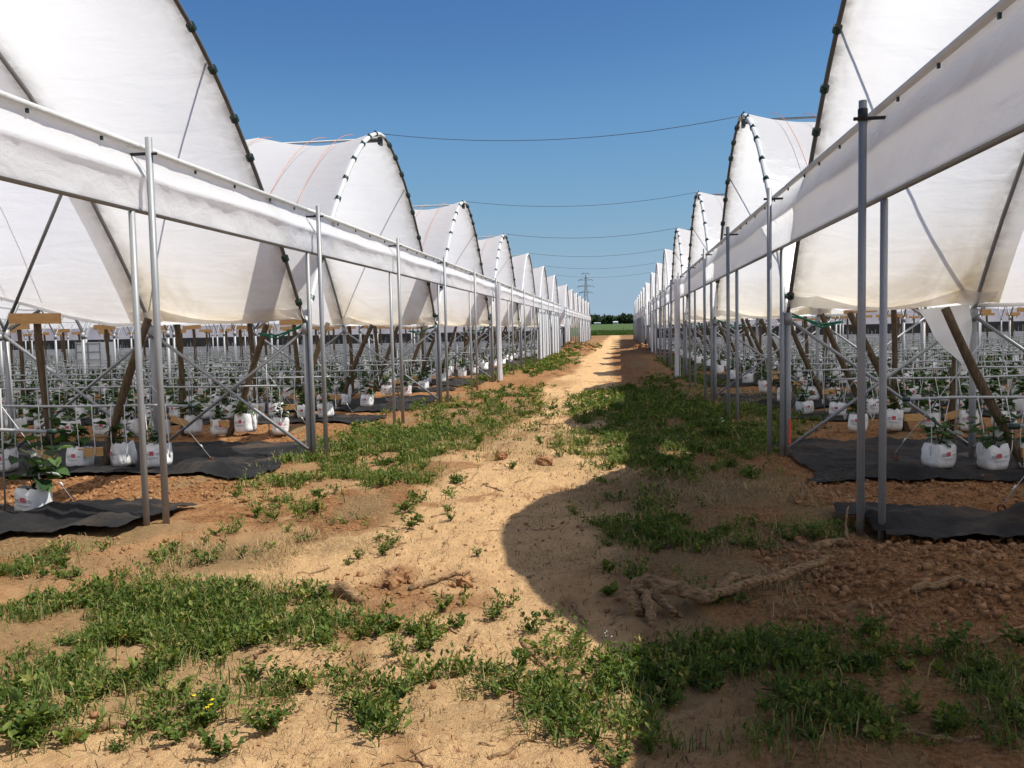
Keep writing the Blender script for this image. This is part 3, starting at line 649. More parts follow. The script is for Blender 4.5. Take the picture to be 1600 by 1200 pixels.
def printmesh():
    mb = MB(); mb.add([(-.03, -.131, .135), (.022, -.131, .135), (.022, -.131, .182), (-.03, -.131, .182)], [(0, 1, 2, 3)]); me1 = mb.mesh('red_print', M['print'], False)
    mb = MB()
    for sg in (-1,):
        y = sg*.131
        for (x, z, w_, h_) in ((-.09, .150, .05, .012), (-.09, .132, .04, .008), (.05, .15, .045, .010), (.045, .135, .05, .006), (-.07, .105, .14, .006), (-.06, .093, .11, .005)):
            mb.add([(x, y, z), (x+w_, y, z), (x+w_, y, z+h_), (x, y, z+h_)], [(0, 1, 2, 3)])
    return me1, mb.mesh('grey_print', M['ink'], False)
RP, GP = printmesh()
# individual grow bags: the 300 that show largest; the rest joined
spots = []
TENS = ['', '', 'twenty', 'thirty', 'forty', 'fifty']; ORD2 = ORD+['fifteenth', 'sixteenth', 'seventeenth', 'eighteenth', 'nineteenth']
def ordn(n):
    if n < 19: return ORD2[n]
    t_, u_ = divmod(n+1, 10); return TENS[t_][:-1]+'ieth' if u_ == 0 else TENS[t_]+'-'+ORD2[u_-1]
for s in (-1, 1):
    x0 = PL if s < 0 else PR
    for (y, k, j) in ROWS[s]:
        xlim = (.80*y+1.5 if s < 0 else .47*y+2.5); d = 1.55+rnd.uniform(-.08, .12); nn_ = 0
        while abs(x0+s*d) < xlim and d < 40:
            spots.append((y, s, x0+s*d+rnd.uniform(-.04, .04), y+rnd.uniform(-.07, .07), k, j, nn_)); nn_ += 1; d += .5+rnd.uniform(-.03, .03)
spots.sort(key=lambda q: q[2]**2+q[3]**2)
NEAR, FAR = spots[:300], spots[300:]
for i, (_, s, x, y, k, j, nth) in enumerate(NEAR):
    lab = '%s white grow bag from the track, %s crop row, %s polytunnel, %s' % (ordn(nth), ('near edge', 'middle', 'far edge')[j], ORD[k], RN[s])
    z = H(x, y)+.035; sc_ = rnd.uniform(.94, 1.06)
    o = thing('grow_bag', lab, 'grow bag', (x, y, z), 'white grow bags in the crop rows', (rnd.uniform(-.09, .09), rnd.uniform(-.09, .09), rnd.uniform(-.6, .6)))
    b = ob('bag', BAGS[rnd.randrange(8)], o, (0, 0, 0), None, (sc_*rnd.uniform(.93, 1.08), sc_, sc_*rnd.uniform(.9, 1.1)))
    if y < 24: [(ob('red_print', RP, b, (0, 0, 0), (0, 0, a_)), ob('grey_print', GP, b, (0, 0, 0), (0, 0, a_))) for a_ in (0, math.pi)]
    ob('compost', COMP, o, (0, 0, .225)); ob('stem', STEMS[i % 2], o, (0, 0, .23)); ob('foliage', CROPS[rnd.randrange(6)], o, (0, 0, .22), (0, 0, rnd.uniform(0, 6.3)), rnd.uniform(.65, 1.4))
for s in (-1, 1):
    fs_ = [q for q in FAR if q[1] == s]; Vb = []; Fb = []; n = 0; LV = []
    for q in fs_:
        x, y = q[2], q[3]; z = H(x, y)+.03; w_ = .122
        Vb += [(x+a_*w_, y+b_*w_, z+c_*.265) for a_ in (-1, 1) for b_ in (-1, 1) for c_ in (0, 1)]
        Fb += [(n+0, n+1, n+3, n+2), (n+4, n+6, n+7, n+5), (n+0, n+4, n+5, n+1), (n+2, n+3, n+7, n+6), (n+1, n+5, n+7, n+3)]; n += 8
        m_ = 14; base = np.array([x, y, z+.30])+rng.normal(0, 1, (m_, 3))*np.array([.09, .09, .10])
        dr = rand_dirs(m_, -.3, .9); sz = rng.uniform(.09, .16, m_); tn = np.where(rng.random(m_) < .16, 1, rng.uniform(0, .85, m_))
        LV.append(leaves(base, dr, rng.normal(0, .4, (m_, 3))+np.array([0, 0, 1.]), sz, sz*.8, tn))
    tag(ob('distant_grow_bags', fastmesh('distant_grow_bags', np.array(Vb), np.array(Fb), M['bag'])), 'far rows of white grow bags deep inside the %s' % RN[s], 'grow bags', kind='stuff')
    V, Fq, T = join(LV); tag(ob('distant_crop_plants', fastmesh('distant_crop_plants', V, Fq, M['crop'], dict(tint=T))), 'leafy crop plants in the far bags deep inside the %s' % RN[s], 'plants', kind='stuff')
# irrigation pipes with drip tubes, one pipe along each crop row
TUBE = []
for i in range(4):
    mb = MB(); q = np.linspace(0, 1, 12); sw = .10+.05*i; x_ = sw*np.sin(q*math.pi)*(1-.3*i % 2); zc = np.where(q < .8, .80-q*.62/.8, .18+(q-.8)*.55)
    mb.tube(np.stack([x_*(.4+q)*.5, -.02-.05*np.sin(q*3), zc], 1), .0055, 5); TUBE.append(mb.mesh('drip_tube', M['white']))
mb = MB(); mb.tube([(0, 0, 0), (.07, 0, 0)], .026, 8); CAPM = mb.mesh('end_cap', M['clip'])
for s in (-1, 1):
    x0 = PL if s < 0 else PR
    for ri, (y, k, j) in enumerate(ROWS[s]):
        xlim = (.83*y+3 if s < 0 else .5*y+4); xs_ = x0+s*1.25
        L_ = xlim-abs(xs_)
        if L_ < .8: continue
        zb = .82
        o = thing('irrigation_pipe', 'grey irrigation pipe above the %s crop row, %s polytunnel, %s' % (('near edge', 'middle', 'far edge')[j], ORD[k], RN[s]), 'pipe', (xs_, y-.05, 0), 'irrigation pipes above the crop rows')
        n_ = int(L_/.5)+2; q = np.linspace(0, L_, n_); P = np.stack([s*q, 0*q, zb-.03*np.abs(np.sin(q*1.05))-.04*np.exp(-q/.3)], 1)
        mb = MB(); mb.tube(P, .017, 6); ob('pipe', mb.mesh('pipe', M['pipe']), o); ob('end_cap', CAPM, o, (-s*.05 if s > 0 else -.02, 0, zb-.04))
        nb_ = 0
        for dd in np.arange(.5, L_, 1.3):
            mb = MB(); mb.tube([(s*dd, .02, -.1), (s*dd+rnd.uniform(-.04, .04), .02, rnd.uniform(1.0, 1.35))], .009, 5); ob('stake', mb.mesh('stake', M['steel']), o); nb_ += 1
        nd = int((L_-.2)/.25)
        if k <= 1:
            for i in range(min(nd, 60)): ob('drip_tube', TUBE[rnd.randrange(4)], o, (s*(.25+.25*i+rnd.uniform(-.08, .08)), 0, zb-.82), (0, 0, rnd.choice((0, math.pi))))
        else:
            mb = MB()
            for i in range(nd):
                xx_ = s*(.25+.25*i+rnd.uniform(-.08, .08)); mb.tube([(xx_, 0, zb), (xx_+rnd.uniform(-.05, .05), -.02, .55), (xx_+rnd.uniform(-.08, .08), 0, .28)], .0075, 4, False)
            if mb.n: ob('drip_tubes', mb.mesh('drip_tubes', M['white']), o)['kind'] = 'stuff'
# ------------------------------------------------------------------ weeds, grass, straw (uncountable)
def sample(plist, dens, cap):
    out = []
    for (cx, cy, rx, ry, a) in plist:
        n = int(min(cap, dens(cy)*rx*ry*4*a))
        x = rng.uniform(cx-1.25*rx, cx+1.25*rx, n*2); y = rng.uniform(cy-1.25*ry, cy+1.25*ry, n*2)
        q = ((x-cx)/rx)**2+((y-cy)/ry)**2; nz = fbm(x*3.2, y*2.6, 91, 3)
        keep = (rng.random(2*n) < np.exp(-q*q*.9)*np.clip(.20+.46*a**2+nz*4.2, 0, 1)) & (y > 1.8)
        out.append(np.stack([x[keep], y[keep]], 1))
    return np.concatenate(out)
pw = sample(VEG, lambda y: 105*min(1, (6/y)**.95), 1200)
LV = []
zz = hgt(pw[:, 0], pw[:, 1])
for (x, y), z in zip(pw, zz):
    g_ = max(1, (y/6.5)**.75); ns = max(3, int(rng.integers(5, 10)/g_**.5)); hh = rng.uniform(.03, .10)*min(g_, 1.15); spr = rng.uniform(.025, .10)*g_**.8
    an = rng.uniform(0, 6.283, ns); q = np.linspace(.2, 1, 4); nl = 2
    tip = np.stack([np.cos(an)*spr, np.sin(an)*spr, hh*rng.uniform(.55, 1.1, ns)], 1)
    B = (tip[:, None, :]*q[None, :, None]*np.stack([np.ones(4), np.ones(4), q**.3], 1)[None]).reshape(-1, 3)
    B = np.repeat(B, nl, 0); m_ = len(B); B = B+rng.normal(0, .006*g_, (m_, 3)); B[:, 2] = np.maximum(B[:, 2], .004)
    dr = rand_dirs(m_, -.15, 1.0)+np.repeat(np.repeat(tip/np.linalg.norm(tip, axis=1)[:, None], 4, 0), nl, 0)*.8
    sz = rng.uniform(.012, .034, m_)*g_*rng.uniform(.6, 1.5); tb = rng.uniform(.0, .62); tn = np.clip(tb+rng.normal(.12, .22, m_), 0, 1)
    LV.append(leaves(B+np.array([x, y, z]), dr, rng.normal(0, .5, (m_, 3))+np.array([0, 0, 1.]), sz, sz*rng.uniform(.17, .7), tn, .2, .3))
V, Fq, T = join(LV); print('weed verts', len(V))
tag(ob('ground_weeds', fastmesh('ground_weeds', V, Fq, M['weed'], dict(tint=T))), 'low green leafy weeds spreading in patches over the sand', 'weeds', kind='stuff')
def blades(pts, z, L, wd, lean, tint):
    n = len(pts); a = rng.uniform(0, 6.283, n); c, s_ = np.cos(a), np.sin(a); b = np.stack([pts[:, 0], pts[:, 1], z], 1)
    o = np.stack([-s_, c, 0*c], 1)*wd[:, None]; dr = np.stack([c, s_, 0*c], 1)
    p1 = b+dr*(L*lean*.35)[:, None]+np.array([0, 0, 1.])*(L*.6*np.sqrt(np.clip(1-lean**2*.4, .02, 1)))[:, None]
    p2 = b+dr*(L*lean)[:, None]+np.array([0, 0, 1.])*(L*np.sqrt(np.clip(1-lean**2, .01, 1)))[:, None]
    V = np.stack([b-o, b+o, p1-o*.8, p1+o*.8, p2-o*.1, p2+o*.1], 1).reshape(-1, 3); i = np.arange(n)[:, None]*6
    return V, np.concatenate([i+np.array([[0, 1, 3, 2]]), i+np.array([[2, 3, 5, 4]])]), np.repeat(tint, 6)
GR = [p_ for i, p_ in enumerate(VEG) if p_[4] >= .75 or i < 8]
pg = sample(GR, lambda y: 1500*min(1, (5/y)**1.3), 5200); n = len(pg); g_ = np.maximum(1, (pg[:, 1]/6)**.8)
tn = np.where(rng.random(n) < .16, 1., rng.uniform(.05, .85, n))
V, Fq, T = blades(pg, hgt(pg[:, 0], pg[:, 1])-.004, rng.uniform(.03, .125, n)*np.minimum(g_, 1.3), rng.uniform(.0018, .0038, n)*g_, rng.uniform(.2, .95, n), tn)
tag(ob('grass', fastmesh('grass', V, Fq, M['grass'], dict(tint=T))), 'short rough grass growing among the weeds', 'grass', kind='stuff')
ps = sample(STRAW, lambda y: 1300*min(1, (5/y)**1.2), 2600); n = len(ps); g_ = np.maximum(1, (ps[:, 1]/6)**.8)
V, Fq, T = blades(ps, hgt(ps[:, 0], ps[:, 1])+rng.uniform(.0, .02, n), rng.uniform(.05, .16, n), rng.uniform(.001, .0022, n)*g_, rng.uniform(.975, .9995, n), rng.random(n)*.9)
tag(ob('dry_straw', fastmesh('dry_straw', V, Fq, M['straw'], dict(tint=T))), 'pale dry straw lying on the soil', 'straw', kind='stuff')
# thin litter on the sand of the track
n = 22000; lx = rng.normal(-.2, 1.8, n); ly = 2.6+rng.random(n)**1.7*19; kk = fbm(lx*1.4, ly*1.1, 63, 3)+.5 > rng.random(n)*.8; lx = lx[kk]; ly = ly[kk]; n = len(lx); pl = np.stack([lx, ly], 1)
V, Fq, T = blades(pl, hgt(lx, ly)+.003, rng.uniform(.015, .09, n), rng.uniform(.0008, .0022, n)*np.maximum(1, (ly/6)**.8), rng.uniform(.99, .9998, n), rng.random(n)*.3)
tag(ob('track_litter', fastmesh('track_litter', V, Fq, M['litter'], dict(tint=T))), 'scraps of dry stalk scattered over the sandy track', 'litter', kind='stuff')
# far verge grass at the end of the track
n = 9000; x = rng.uniform(-9, 7, n); y = 186+rng.random(n)*14; V, Fq, T = blades(np.stack([x, y], 1), hgt(x, y)-.05, rng.uniform(.3, .9, n), rng.uniform(.02, .04, n), rng.uniform(.1, .7, n), rng.uniform(0, .55, n))
tag(ob('verge_grass', fastmesh('verge_grass', V, Fq, M['grass'], dict(tint=T))), 'tall dark green grass where the track meets the field', 'grass', kind='stuff')
# ------------------------------------------------------------------ soil clods
iv = np.array([(x, y, z) for x in (-.62, .62) for y in (-.62, .62) for z in (-.62, .62)]); jf = np.array([(0, 1, 3), (0, 3, 2), (4, 6, 7), (4, 7, 5), (0, 4, 5), (0, 5, 1), (2, 3, 7), (2, 7, 6), (0, 2, 6), (0, 6, 4), (1, 5, 7), (1, 7, 3)])
cl = [(.9, 4.6, 4.5, 6.5, 12000, .004, .034), (1.5, 5.2, 7.6, 9.0, 4500, .006, .034), (-8, -3.3, 7.6, 8.8, 4500, .006, .034), (-5.5, -3.2, 5.2, 6.2, 500, .007, .022), (-1.9, -.9, 4.9, 5.5, 200, .006, .03), (-3.4, 1.6, 2.8, 12, 3000, .003, .022), (-3.9, -1.6, 58, 66, 500, .05, .22), (.9, 2.0, 57, 64, 200, .04, .15), (2.2, 8, 12.3, 14.3, 700, .012, .035), (-11, -4.2, 12.4, 14.3, 900, .012, .035)]
Vs = []; Fs = []; n0 = 0
for (xa, xb, ya, yb, n, ra, rb) in cl:
    x = rng.uniform(xa, xb, n); y = rng.uniform(ya, yb, n)
    kp = (fbm(x*1.6, y*1.8, 14, 3)+.5 > rng.random(n)*.75); x = x[kp]; y = y[kp]; n = len(x)
    r_ = ra+(rb-ra)*rng.random(n)**7
    B = (iv[None]+rng.normal(0, .26, (n, len(iv), 3)))*r_[:, None, None]*rng.uniform(.65, 1.15, (n, 1, 3))
    an = rng.uniform(0, 6.28, n); c_, s_ = np.cos(an)[:, None], np.sin(an)[:, None]
    B = np.stack([B[..., 0]*c_-B[..., 1]*s_, B[..., 0]*s_+B[..., 1]*c_, B[..., 2]], 2)
    B += np.stack([x, y, hgt(x, y)+r_*.35], 1)[:, None]
    Vs.append(B.reshape(-1, 3)); Fs.append((np.arange(n)[:, None, None]*len(iv)+jf[None]).reshape(-1, 3)+n0); n0 += n*len(iv)
tag(ob('soil_clods', fastmesh('soil_clods', np.concatenate(Vs), np.concatenate(Fs), M['clod'])), 'crumbly brown soil clods along the dug strips', 'soil', kind='stuff')
n = 26000; x = rng.normal(-.3, 1.7, n); y = 2.6+rng.random(n)**1.9*11; kp = fbm(x*1.1, y, 33, 3)+.5 > rng.random(n)*.85; x = x[kp]; y = y[kp]; n = len(x)
r_ = (.0022+.009*rng.random(n)**5)*np.maximum(1, (y/5)**.6); ov = np.array([(1, 0, 0), (-1, 0, 0), (0, 1, 0), (0, -1, 0), (0, 0, 1), (0, 0, -1)], float); of_ = np.array([(0, 2, 4), (2, 1, 4), (1, 3, 4), (3, 0, 4)])
B = ov[None]*r_[:, None, None]*rng.uniform(.6, 1.4, (n, 6, 1)); an = rng.uniform(0, 6.28, n); c_, s_ = np.cos(an)[:, None], np.sin(an)[:, None]
B = np.stack([B[..., 0]*c_-B[..., 1]*s_, B[..., 0]*s_+B[..., 1]*c_, B[..., 2]], 2)+np.stack([x, y, hgt(x, y)+r_*.3], 1)[:, None]
tag(ob('soil_crumbs', fastmesh('soil_crumbs', B.reshape(-1, 3), (np.arange(n)[:, None, None]*6+of_[None]).reshape(-1, 3), M['clod'])), 'fine crumbs of earth and grit sprinkled over the track', 'grit', kind='stuff')
# ------------------------------------------------------------------ roots, sticks, single weeds, flowers
def stick(name, pts, r, label, cat, mat='bark', sub=10, jit=.01, n=9, lift=.0, group=None, extra=None):
    g_ = [gnd(*p[:2]) for p in pts]; K = len(g_); q = np.linspace(0, K-1, sub)
    X = np.interp(q, range(K), [p[0] for p in g_]); Y = np.interp(q, range(K), [p[1] for p in g_]); zu = np.interp(q, range(K), [p[2] if len(p) > 2 else 0 for p in pts])
    rr = np.interp(q, np.linspace(0, K-1, len(r)), r); rr = rr*(1+rng.normal(0, .10, sub))
    X = X+rng.normal(0, jit, sub); Y = Y+rng.normal(0, jit, sub); Z = hgt(X, Y)+rr*.55+zu+rng.normal(0, jit*.4, sub)
    c0 = Vector((X[0], Y[0], Z[0])); mb = MB(); mb.tube(np.stack([X, Y, Z], 1)-np.array(c0), rr, n)
    vv_ = mb.v[0]; ax_ = np.repeat(np.stack([X, Y, Z], 1)-np.array(c0), n, 0); ra_ = np.tile(np.arange(n), sub)*2*math.pi/n; li_ = np.repeat(np.arange(sub), n)
    k_ = 1+.9*fbm(np.cos(ra_)*1.6+li_*.22, np.sin(ra_)*1.6+3, 23, 3)+.25*fbm(np.cos(ra_)*4, np.sin(ra_)*4+li_*.9, 29, 2); mb.v[0] = ax_+(vv_-ax_)*k_[:, None]
    if label is None: return mb.mesh(name, M[mat]), c0
    o = ob(name, mb.mesh(name, M[mat]), None, c0); return tag(o, label, cat, group)
rt = thing('tree_root', 'long gnarled tree root lying on shaded soil', 'root', (0, 0, 0)); 
for nm, pts, r in (('trunk', [(1000, 960, .0), (988, 948, .06), (1010, 945, .12), (1060, 948, .09), (1105, 950, .05), (1150, 938, .05), (1200, 925, .05), (1245, 915, .05), (1292, 904, .07)], [.028, .045, .046, .041, .036, .034, .028, .026, .02]),
                   ('stub', [(1008, 945, .10), (1015, 962, .04), (1022, 976, -.01)], [.034, .027, .022]),
                   ('side_root', [(1015, 948, .10), (1040, 956, .04), (1062, 962, .01)], [.03, .022, .015]),
                   ('branch', [(1120, 940, .05), (1150, 925, .06), (1190, 918, .04)], [.03, .025, .018])):
    me, c0 = stick(nm, pts, r, None, None, sub=40 if nm == 'trunk' else 14, jit=.006, n=18); ob(nm, me, rt, c0)
stick('wood_chunk', [(512, 920), (530, 922, .01), (550, 930), (565, 938)], [.035, .045, .04, .03], 'short thick chunk of dead wood on the sand', 'wood', jit=.006, n=10)
stick('branch', [(640, 920), (670, 912, .02), (700, 905, .02), (735, 893, .01)], [.016, .014, .013, .009], 'bare curved branch beside the clump of roots', 'branch', jit=.006)
def clump(u, v, r, label):
    g_ = gnd(u, v); x, y = g_; z = H(x, y); bm = bmesh.new(); bmesh.ops.create_icosphere(bm, subdivisions=3, radius=r)
    for v_ in bm.verts:
        p = np.array(v_.co)/r; f_ = 1+.55*float(fbm(np.array([p[0]*2.3+u]), np.array([p[1]*2.3+p[2]*1.7]), 5, 3)[0])*2; v_.co = Vector(p*r*f_)*1.0; v_.co.z = v_.co.z*.75+r*.35
    me = bpy.data.meshes.new('root_ball'); bm.to_mesh(me); bm.free(); me.materials.append(M['clod'])
    o = thing('root_clump', label, 'root clump', (x, y, z)); ob('root_ball', me, o)
    for i in range(9):
        a = rng.uniform(0, 6.28); b = rng.uniform(.1, 1.2); d_ = np.array([math.cos(a)*math.cos(b), math.sin(a)*math.cos(b), math.sin(b)]); mb = MB()
        mb.tube([d_*r*.6+[0, 0, r*.3], d_*r*1.15+[0, 0, r*.35]+rng.normal(0, r*.1, 3), d_*r*1.5+[0, 0, r*.2]+rng.normal(0, r*.25, 3)], [.007, .005, .002], 5); ob('rootlet', mb.mesh('rootlet', M['bark']), o)
clump(618, 912, .075, 'earthy clump of torn roots on the sand beside the branch'); clump(725, 912, .055, 'low crumbled clump of earth and rootlets on the sand')
clump(783, 716, .075, 'dark round root clump lying alone on the sunny track'); clump(850, 728, .09, 'tangled dry root clump on the sunny track')
STK = [([(1425, 948), (1470, 945, .02), (1500, 940, .03)], [.022, .02, .014], 'forked dead branch on the cloddy soil'),
 ([(1500, 940, .02), (1540, 944, .01), (1575, 946)], [.012, .01, .006], 'thin pale stick beside the forked branch on the clods'),
 ([(80, 1143), (130, 1142), (190, 1125, .01), (250, 1115, .02), (300, 1108, .01)], [.014, .016, .016, .015, .012], 'long stick half hidden in the grass near yellow flowers'),
 ([(385, 1035), (418, 1018, .01)], [.012, .009], 'short reddish stick at the edge of dense grass'),
 ([(815, 995, .03), (835, 1025, .02), (868, 1048)], [.012, .012, .008], 'dark broken stick poking up from the weeds'),
 ([(295, 1172), (370, 1168)], [.011, .007], 'short dark stick on bare sand'),
 ([(1535, 1018), (1570, 1000, .01), (1600, 990)], [.010, .009, .008], 'thin curved stick at the edge of clods and weeds'),
 ([(1380, 1140), (1450, 1138), (1530, 1143)], [.010, .012, .008], 'straight dark stick on shaded sand'),
 ([(640, 990), (690, 978, .01), (710, 985)], [.010, .009, .006], 'bent stick among sparse weeds on the sand'),
 ([(728, 1010), (745, 985, .02)], [.013, .010], 'stubby pale stick in the weeds'),
 ([(760, 1180), (820, 1150), (850, 1145)], [.008, .008, .005], 'wavy rootlet half buried in the sand'),
 ([(705, 760), (745, 742)], [.010, .007], 'slanting twig on the sunny track'), ([(755, 755), (785, 765)], [.012, .008], 'short dark twig lying below the slanting twig'),
 ([(585, 820), (620, 823)], [.009, .006], 'small twig beside a lone weed'), ([(845, 660), (875, 668)], [.02, .012], 'dark twig across the sunlit track'),
 ([(1325, 848, .0), (1322, 830, .05), (1326, 820, .14)], [.012, .010, .006], 'thin stake stub standing by the post pair'),
 ([(1270, 870), (1300, 862, .02), (1330, 866)], [.03, .026, .02], 'dry root piece lying in straw on the soil'),
 ([(1200, 985), (1210, 960, .02)], [.006, .004], 'slender rootlet on shaded soil'), ([(895, 940), (915, 975)], [.008, .006], 'thin twig just inside the curved shadow')]
for p, r, lab in STK: stick('stick', p, r, lab, 'stick', jit=.006, n=7)
for i in range(70):
    y = 2.9+rng.random()**1.5*12; x = rng.normal(-.8, .8); a = rng.uniform(0, 6.28); L_ = rng.uniform(.06, .26); q = np.linspace(-.5, .5, 6)
    X = x+q*L_*math.cos(a)+rng.normal(0, .008, 6); Y = y+q*L_*math.sin(a)+rng.normal(0, .008, 6); Z = hgt(X, Y)+.003+rng.uniform(0, .008, 6)
    mb = MB(); c0 = np.array((X[0], Y[0], Z[0])); mb.tube(np.stack([X, Y, Z], 1)-c0, np.linspace(rng.uniform(.003, .007), .002, 6), 5)
    tag(ob('twig', mb.mesh('twig', M['bark']), None, tuple(c0)), 'thin brown twig scattered on the sandy track', 'twig', 'twigs scattered on the track')
def weedmesh(seed):
    Ls = []
    for st in range(9):
        a = rng.uniform(0, 6.28); ln = rng.uniform(.05, .12); tip = np.array([math.cos(a)*.07, math.sin(a)*.07, ln])
        for q in np.linspace(.25, 1, 5):
            m_ = 3; b = tip*q+rng.normal(0, .006, (m_, 3)); sz = rng.uniform(.020, .040, m_)
            Ls.append(leaves(b, rand_dirs(m_, -.1, .9), rng.normal(0, .4, (m_, 3))+np.array([0, 0, 1.]), sz, sz*.5, np.clip(rng.normal(.35, .2, m_), 0, 1)))
    V, Fq, T = join(Ls); return fastmesh('foliage', V, Fq, M['weed'], dict(tint=T))
WM = [weedmesh(i) for i in range(6)]
WEED = [(633, 795, 1.2, 'round dark weed alone on the sand, the largest there'), (640, 828, 1.3, 'spreading pale weed below the round dark weed'), (612, 850, .8, None), (598, 862, .8, None), (560, 868, .6, None), (545, 880, .5, None),
 (590, 840, .6, None), (700, 800, .7, None), (705, 815, .6, None), (800, 735, .8, None), (495, 935, .9, None), (770, 960, .8, None), (690, 950, .8, None), (400, 1055, .9, None), (415, 1145, 1.0, None), (280, 1165, .9, None), (345, 1190, .9, None), (440, 1060, .8, None), (860, 960, .6, None), (1360, 1000, 1.0, None), (1480, 1020, 1.1, None), (1590, 1015, 1.0, None), (1270, 850, 1., None), (960, 1195, .8, None), (30, 1150, 1.4, None), (745, 870, .5, None), (1240, 700, 1.1, None), (1100, 945, .8, None)]
for i, (u, v, sc_, lab) in enumerate(WEED):
    x, y = gnd(u, v); o = thing('weed_plant', lab or 'small leafy weed growing singly on bare ground', 'weed', (x, y, H(x, y)), None if lab else 'single weeds on bare ground', (0, 0, rng.uniform(0, 6)))
    ob('foliage', WM[i % 6], o, (0, 0, 0), None, sc_)
    mb = MB(); mb.tube([(0, 0, -.02), (.004, 0, .03), (0, .006, .07*sc_)], [.004, .003, .002], 5); ob('stem', mb.mesh('stem', M['weed']), o)
def flower(u, v, hh, label, mat, n, sz):
    x, y = gnd(u, v); o = thing('wildflower', label, 'flower', (x, y, H(x, y))); mb = MB(); mb.tube([(0, 0, -.01), (.01, .0, hh*.5), (.0, .01, hh)], [.003, .0025, .002], 5); ob('stem', mb.mesh('stem', M['weed']), o)
    ob('foliage', WM[1], o, (0, 0, 0), None, .8)
    for i in range(n):
        c_ = np.array([rng.normal(0, .018), rng.normal(0, .018), hh-rng.random()*.06]); mb = MB()
        for p in range(4):
            a = p*1.571+rng.random(); d_ = np.array([math.cos(a), math.sin(a), .35]); s_ = np.array([-math.sin(a), math.cos(a), 0]); mb.add([c_, c_+d_*sz*.6-s_*sz*.35, c_+d_*sz, c_+d_*sz*.6+s_*sz*.35], [(0, 1, 2, 3)])
        ob('blossom', mb.mesh('blossom', mat, False), o)
flower(328, 1122, .085, 'yellow flowering weed beside the half hidden stick', M['yellow'], 7, .012); flower(312, 1105, .09, 'smaller yellow flower just behind the first one', M['yellow'], 2, .010)
flower(947, 1035, .16, 'tall white flowering weed at the shadow edge', M['white'], 4, .006); flower(1130, 690, .35, 'bright tall weed with white blossom by the thin post', M['white'], 8, .02)
# ------------------------------------------------------------------ far things
for i, (u, lab) in enumerate(((944, 'slim fence post left standing where the track ends'), (974, 'slim fence post opposite where the track ends'))):
    x = (u-968.1)/1334*188; o = thing('fence_post', 'slim dark fence post at the end of the track', 'post', (x, 188, H(x, 188)-.1), 'fence posts at the end of the track'); mb = MB(); mb.tube([(0, 0, 0), (0, 0, 1.7)], .06, 7); mb.tube([(0, 0, 1.7), (0, 0, 1.74)], [.065, .03], 7); ob('stake', mb.mesh('stake', M['timber']), o)
def pylon(x, y, h):
    z0 = H(x, y); o = thing('pylon', 'grey steel lattice electricity pylon rising beyond the tunnels', 'pylon', (x, y, z0))
    def hw(z): return .085*h*(1-z/(.62*h))+.022*h if z < .62*h else .022*h*(1-(z-.62*h)/(.38*h))+.004*h
    lv = [0, .14*h, .27*h, .38*h, .48*h, .56*h, .62*h, .68*h, .74*h, .80*h, .86*h, .92*h, h]
    r = .16; cs = ((-1, -1), (1, -1), (1, 1), (-1, 1))
    for c in cs:
        mb = MB(); mb.tube([(c[0]*hw(z), c[1]*hw(z), z) for z in lv], r*1.3, 5); ob('leg', mb.mesh('leg', M['steel']), o)
    mb = MB()
    for a, b in zip(lv[:-1], lv[1:]):
        for i in range(4):
            p, q = cs[i], cs[(i+1) % 4]; mb.tube([(p[0]*hw(a), p[1]*hw(a), a), (q[0]*hw(b), q[1]*hw(b), b)], r*.75, 4); mb.tube([(q[0]*hw(a), q[1]*hw(a), a), (p[0]*hw(b), p[1]*hw(b), b)], r*.75, 4); mb.tube([(p[0]*hw(b), p[1]*hw(b), b), (q[0]*hw(b), q[1]*hw(b), b)], r*.7, 4)
    ob('lattice', mb.mesh('lattice', M['steel']), o)
    for z, L_ in ((.62*h, .125*h), (.74*h, .155*h), (.86*h, .135*h), (.985*h, .07*h)):
        mb = MB()
        for sg in (-1, 1):
            for c in (-1, 1):
                mb.tube([(sg*hw(z), c*hw(z), z), (sg*L_, 0, z+.006*h)], r*1.1, 4); mb.tube([(sg*hw(z+.03*h), c*hw(z+.03*h), min(z+.032*h, h)), (sg*L_, 0, z+.006*h)], r, 4)
            mb.tube([(sg*L_, 0, z+.006*h), (sg*L_, 0, z-.022*h)], r*1.4, 4)
        ob('cross_arm', mb.mesh('cross_arm', M['steel']), o)
pylon((917-968.1)/1334*800, 800, 48.5)
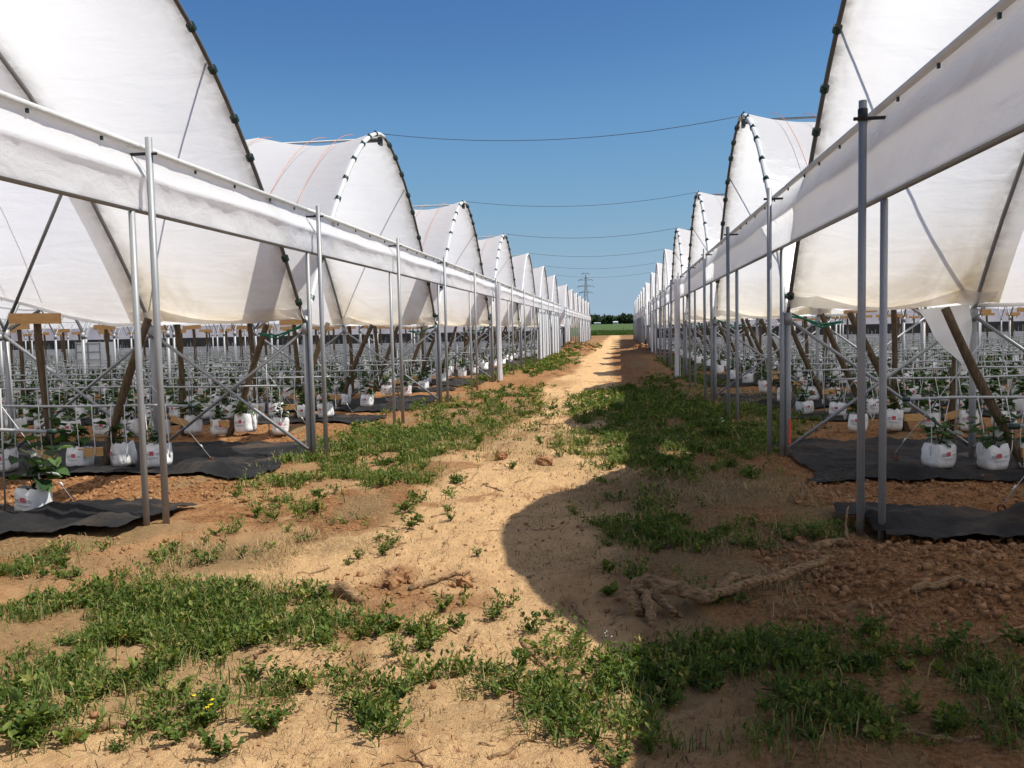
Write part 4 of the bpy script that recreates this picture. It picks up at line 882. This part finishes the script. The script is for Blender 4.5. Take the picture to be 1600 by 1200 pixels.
def farwood():
    Ls = []
    for i in range(620):
        x = -330+rng.random()*560; y = 690+rng.random()*70; z = H(x, y); hh = rng.uniform(5.2, 8.4); n = 110 if -45 < x < 40 else 26; c_ = rng.normal(0, 1, (n, 3)); c_ /= np.linalg.norm(c_, axis=1)[:, None]
        b = np.array([x, y, z+hh*.52])+c_*np.array([hh*.5, hh*.4, hh*.5])*rng.uniform(.55, 1.05, (n, 1)); sz = rng.uniform(1.0, 2.2, n)
        Ls.append(leaves(b, rand_dirs(n, -.6, .8), rng.normal(0, 1, (n, 3)), sz, sz*.9, np.clip(rng.normal(.45, .2, n)+.25*c_[:, 2], 0, 1)))
    V, Fq, T = join(Ls); tag(ob('far_wood', fastmesh('far_wood', V, Fq, M['tree'], dict(tint=T))), 'dark line of distant woodland beyond the green field', 'wood', kind='stuff')
farwood()
def farshed(u, y, wx, h, label, mat):
    x = (u-968.1)/1334*y; z = H(x, y); o = thing('farm_shed', label, 'shed', (x, y, z))
    mb = MB(); mb.box((0, 0, h*.35), (wx, wx*.5, h*.7)); ob('wall', mb.mesh('wall', mat, False), o)
    mb = MB(); a, b = wx*.52, wx*.28; mb.add([(-a, -b, h*.7), (a, -b, h*.7), (a, b, h*.7), (-a, b, h*.7), (-a, 0, h), (a, 0, h)], [(0, 1, 5, 4), (2, 3, 4, 5), (0, 4, 3), (1, 2, 5), (3, 2, 1, 0)]); ob('roof', mb.mesh('roof', mat, False), o)
    mb = MB(); mb.box((wx*.1, -wx*.25-.03, h*.25), (wx*.16, .08, h*.5)); ob('door', mb.mesh('door', M['steel'], False), o)
farshed(962, 640, 3.6, 1.9, 'small white shed in front of the distant wood', M['white']); farshed(934, 660, 5.0, 1.5, 'low grey shed in front of the distant wood', M['curtain'])
# pale tank among the far plants of the sunlit row
x, y = -19.6, 30.; o = thing('water_tank', 'pale grey square tank among the far crop rows', 'tank', (x, y, 0))
mb = MB(); mb.box((0, 0, .95), (.95, .95, 1.0)); ob('tank_body', mb.mesh('tank_body', M['curtain'], False), o); mb = MB()
for zz_ in (.5, .8, 1.1, 1.4): mb.box((0, -.49, zz_), (1.0, .03, .04))
for xx_ in (-.48, 0, .48): mb.box((xx_, -.49, .75), (.04, .036, 1.5))
mb.box((0, 0, .4), (1.0, .98, .08)); ob('cage', mb.mesh('cage', M['steel'], False), o)
mb = MB()
for a_ in (-.42, .42):
    for b_ in (-.42, .42): mb.box((a_, b_, .18), (.1, .1, .38))
ob('pallet', mb.mesh('pallet', M['timber'], False), o)
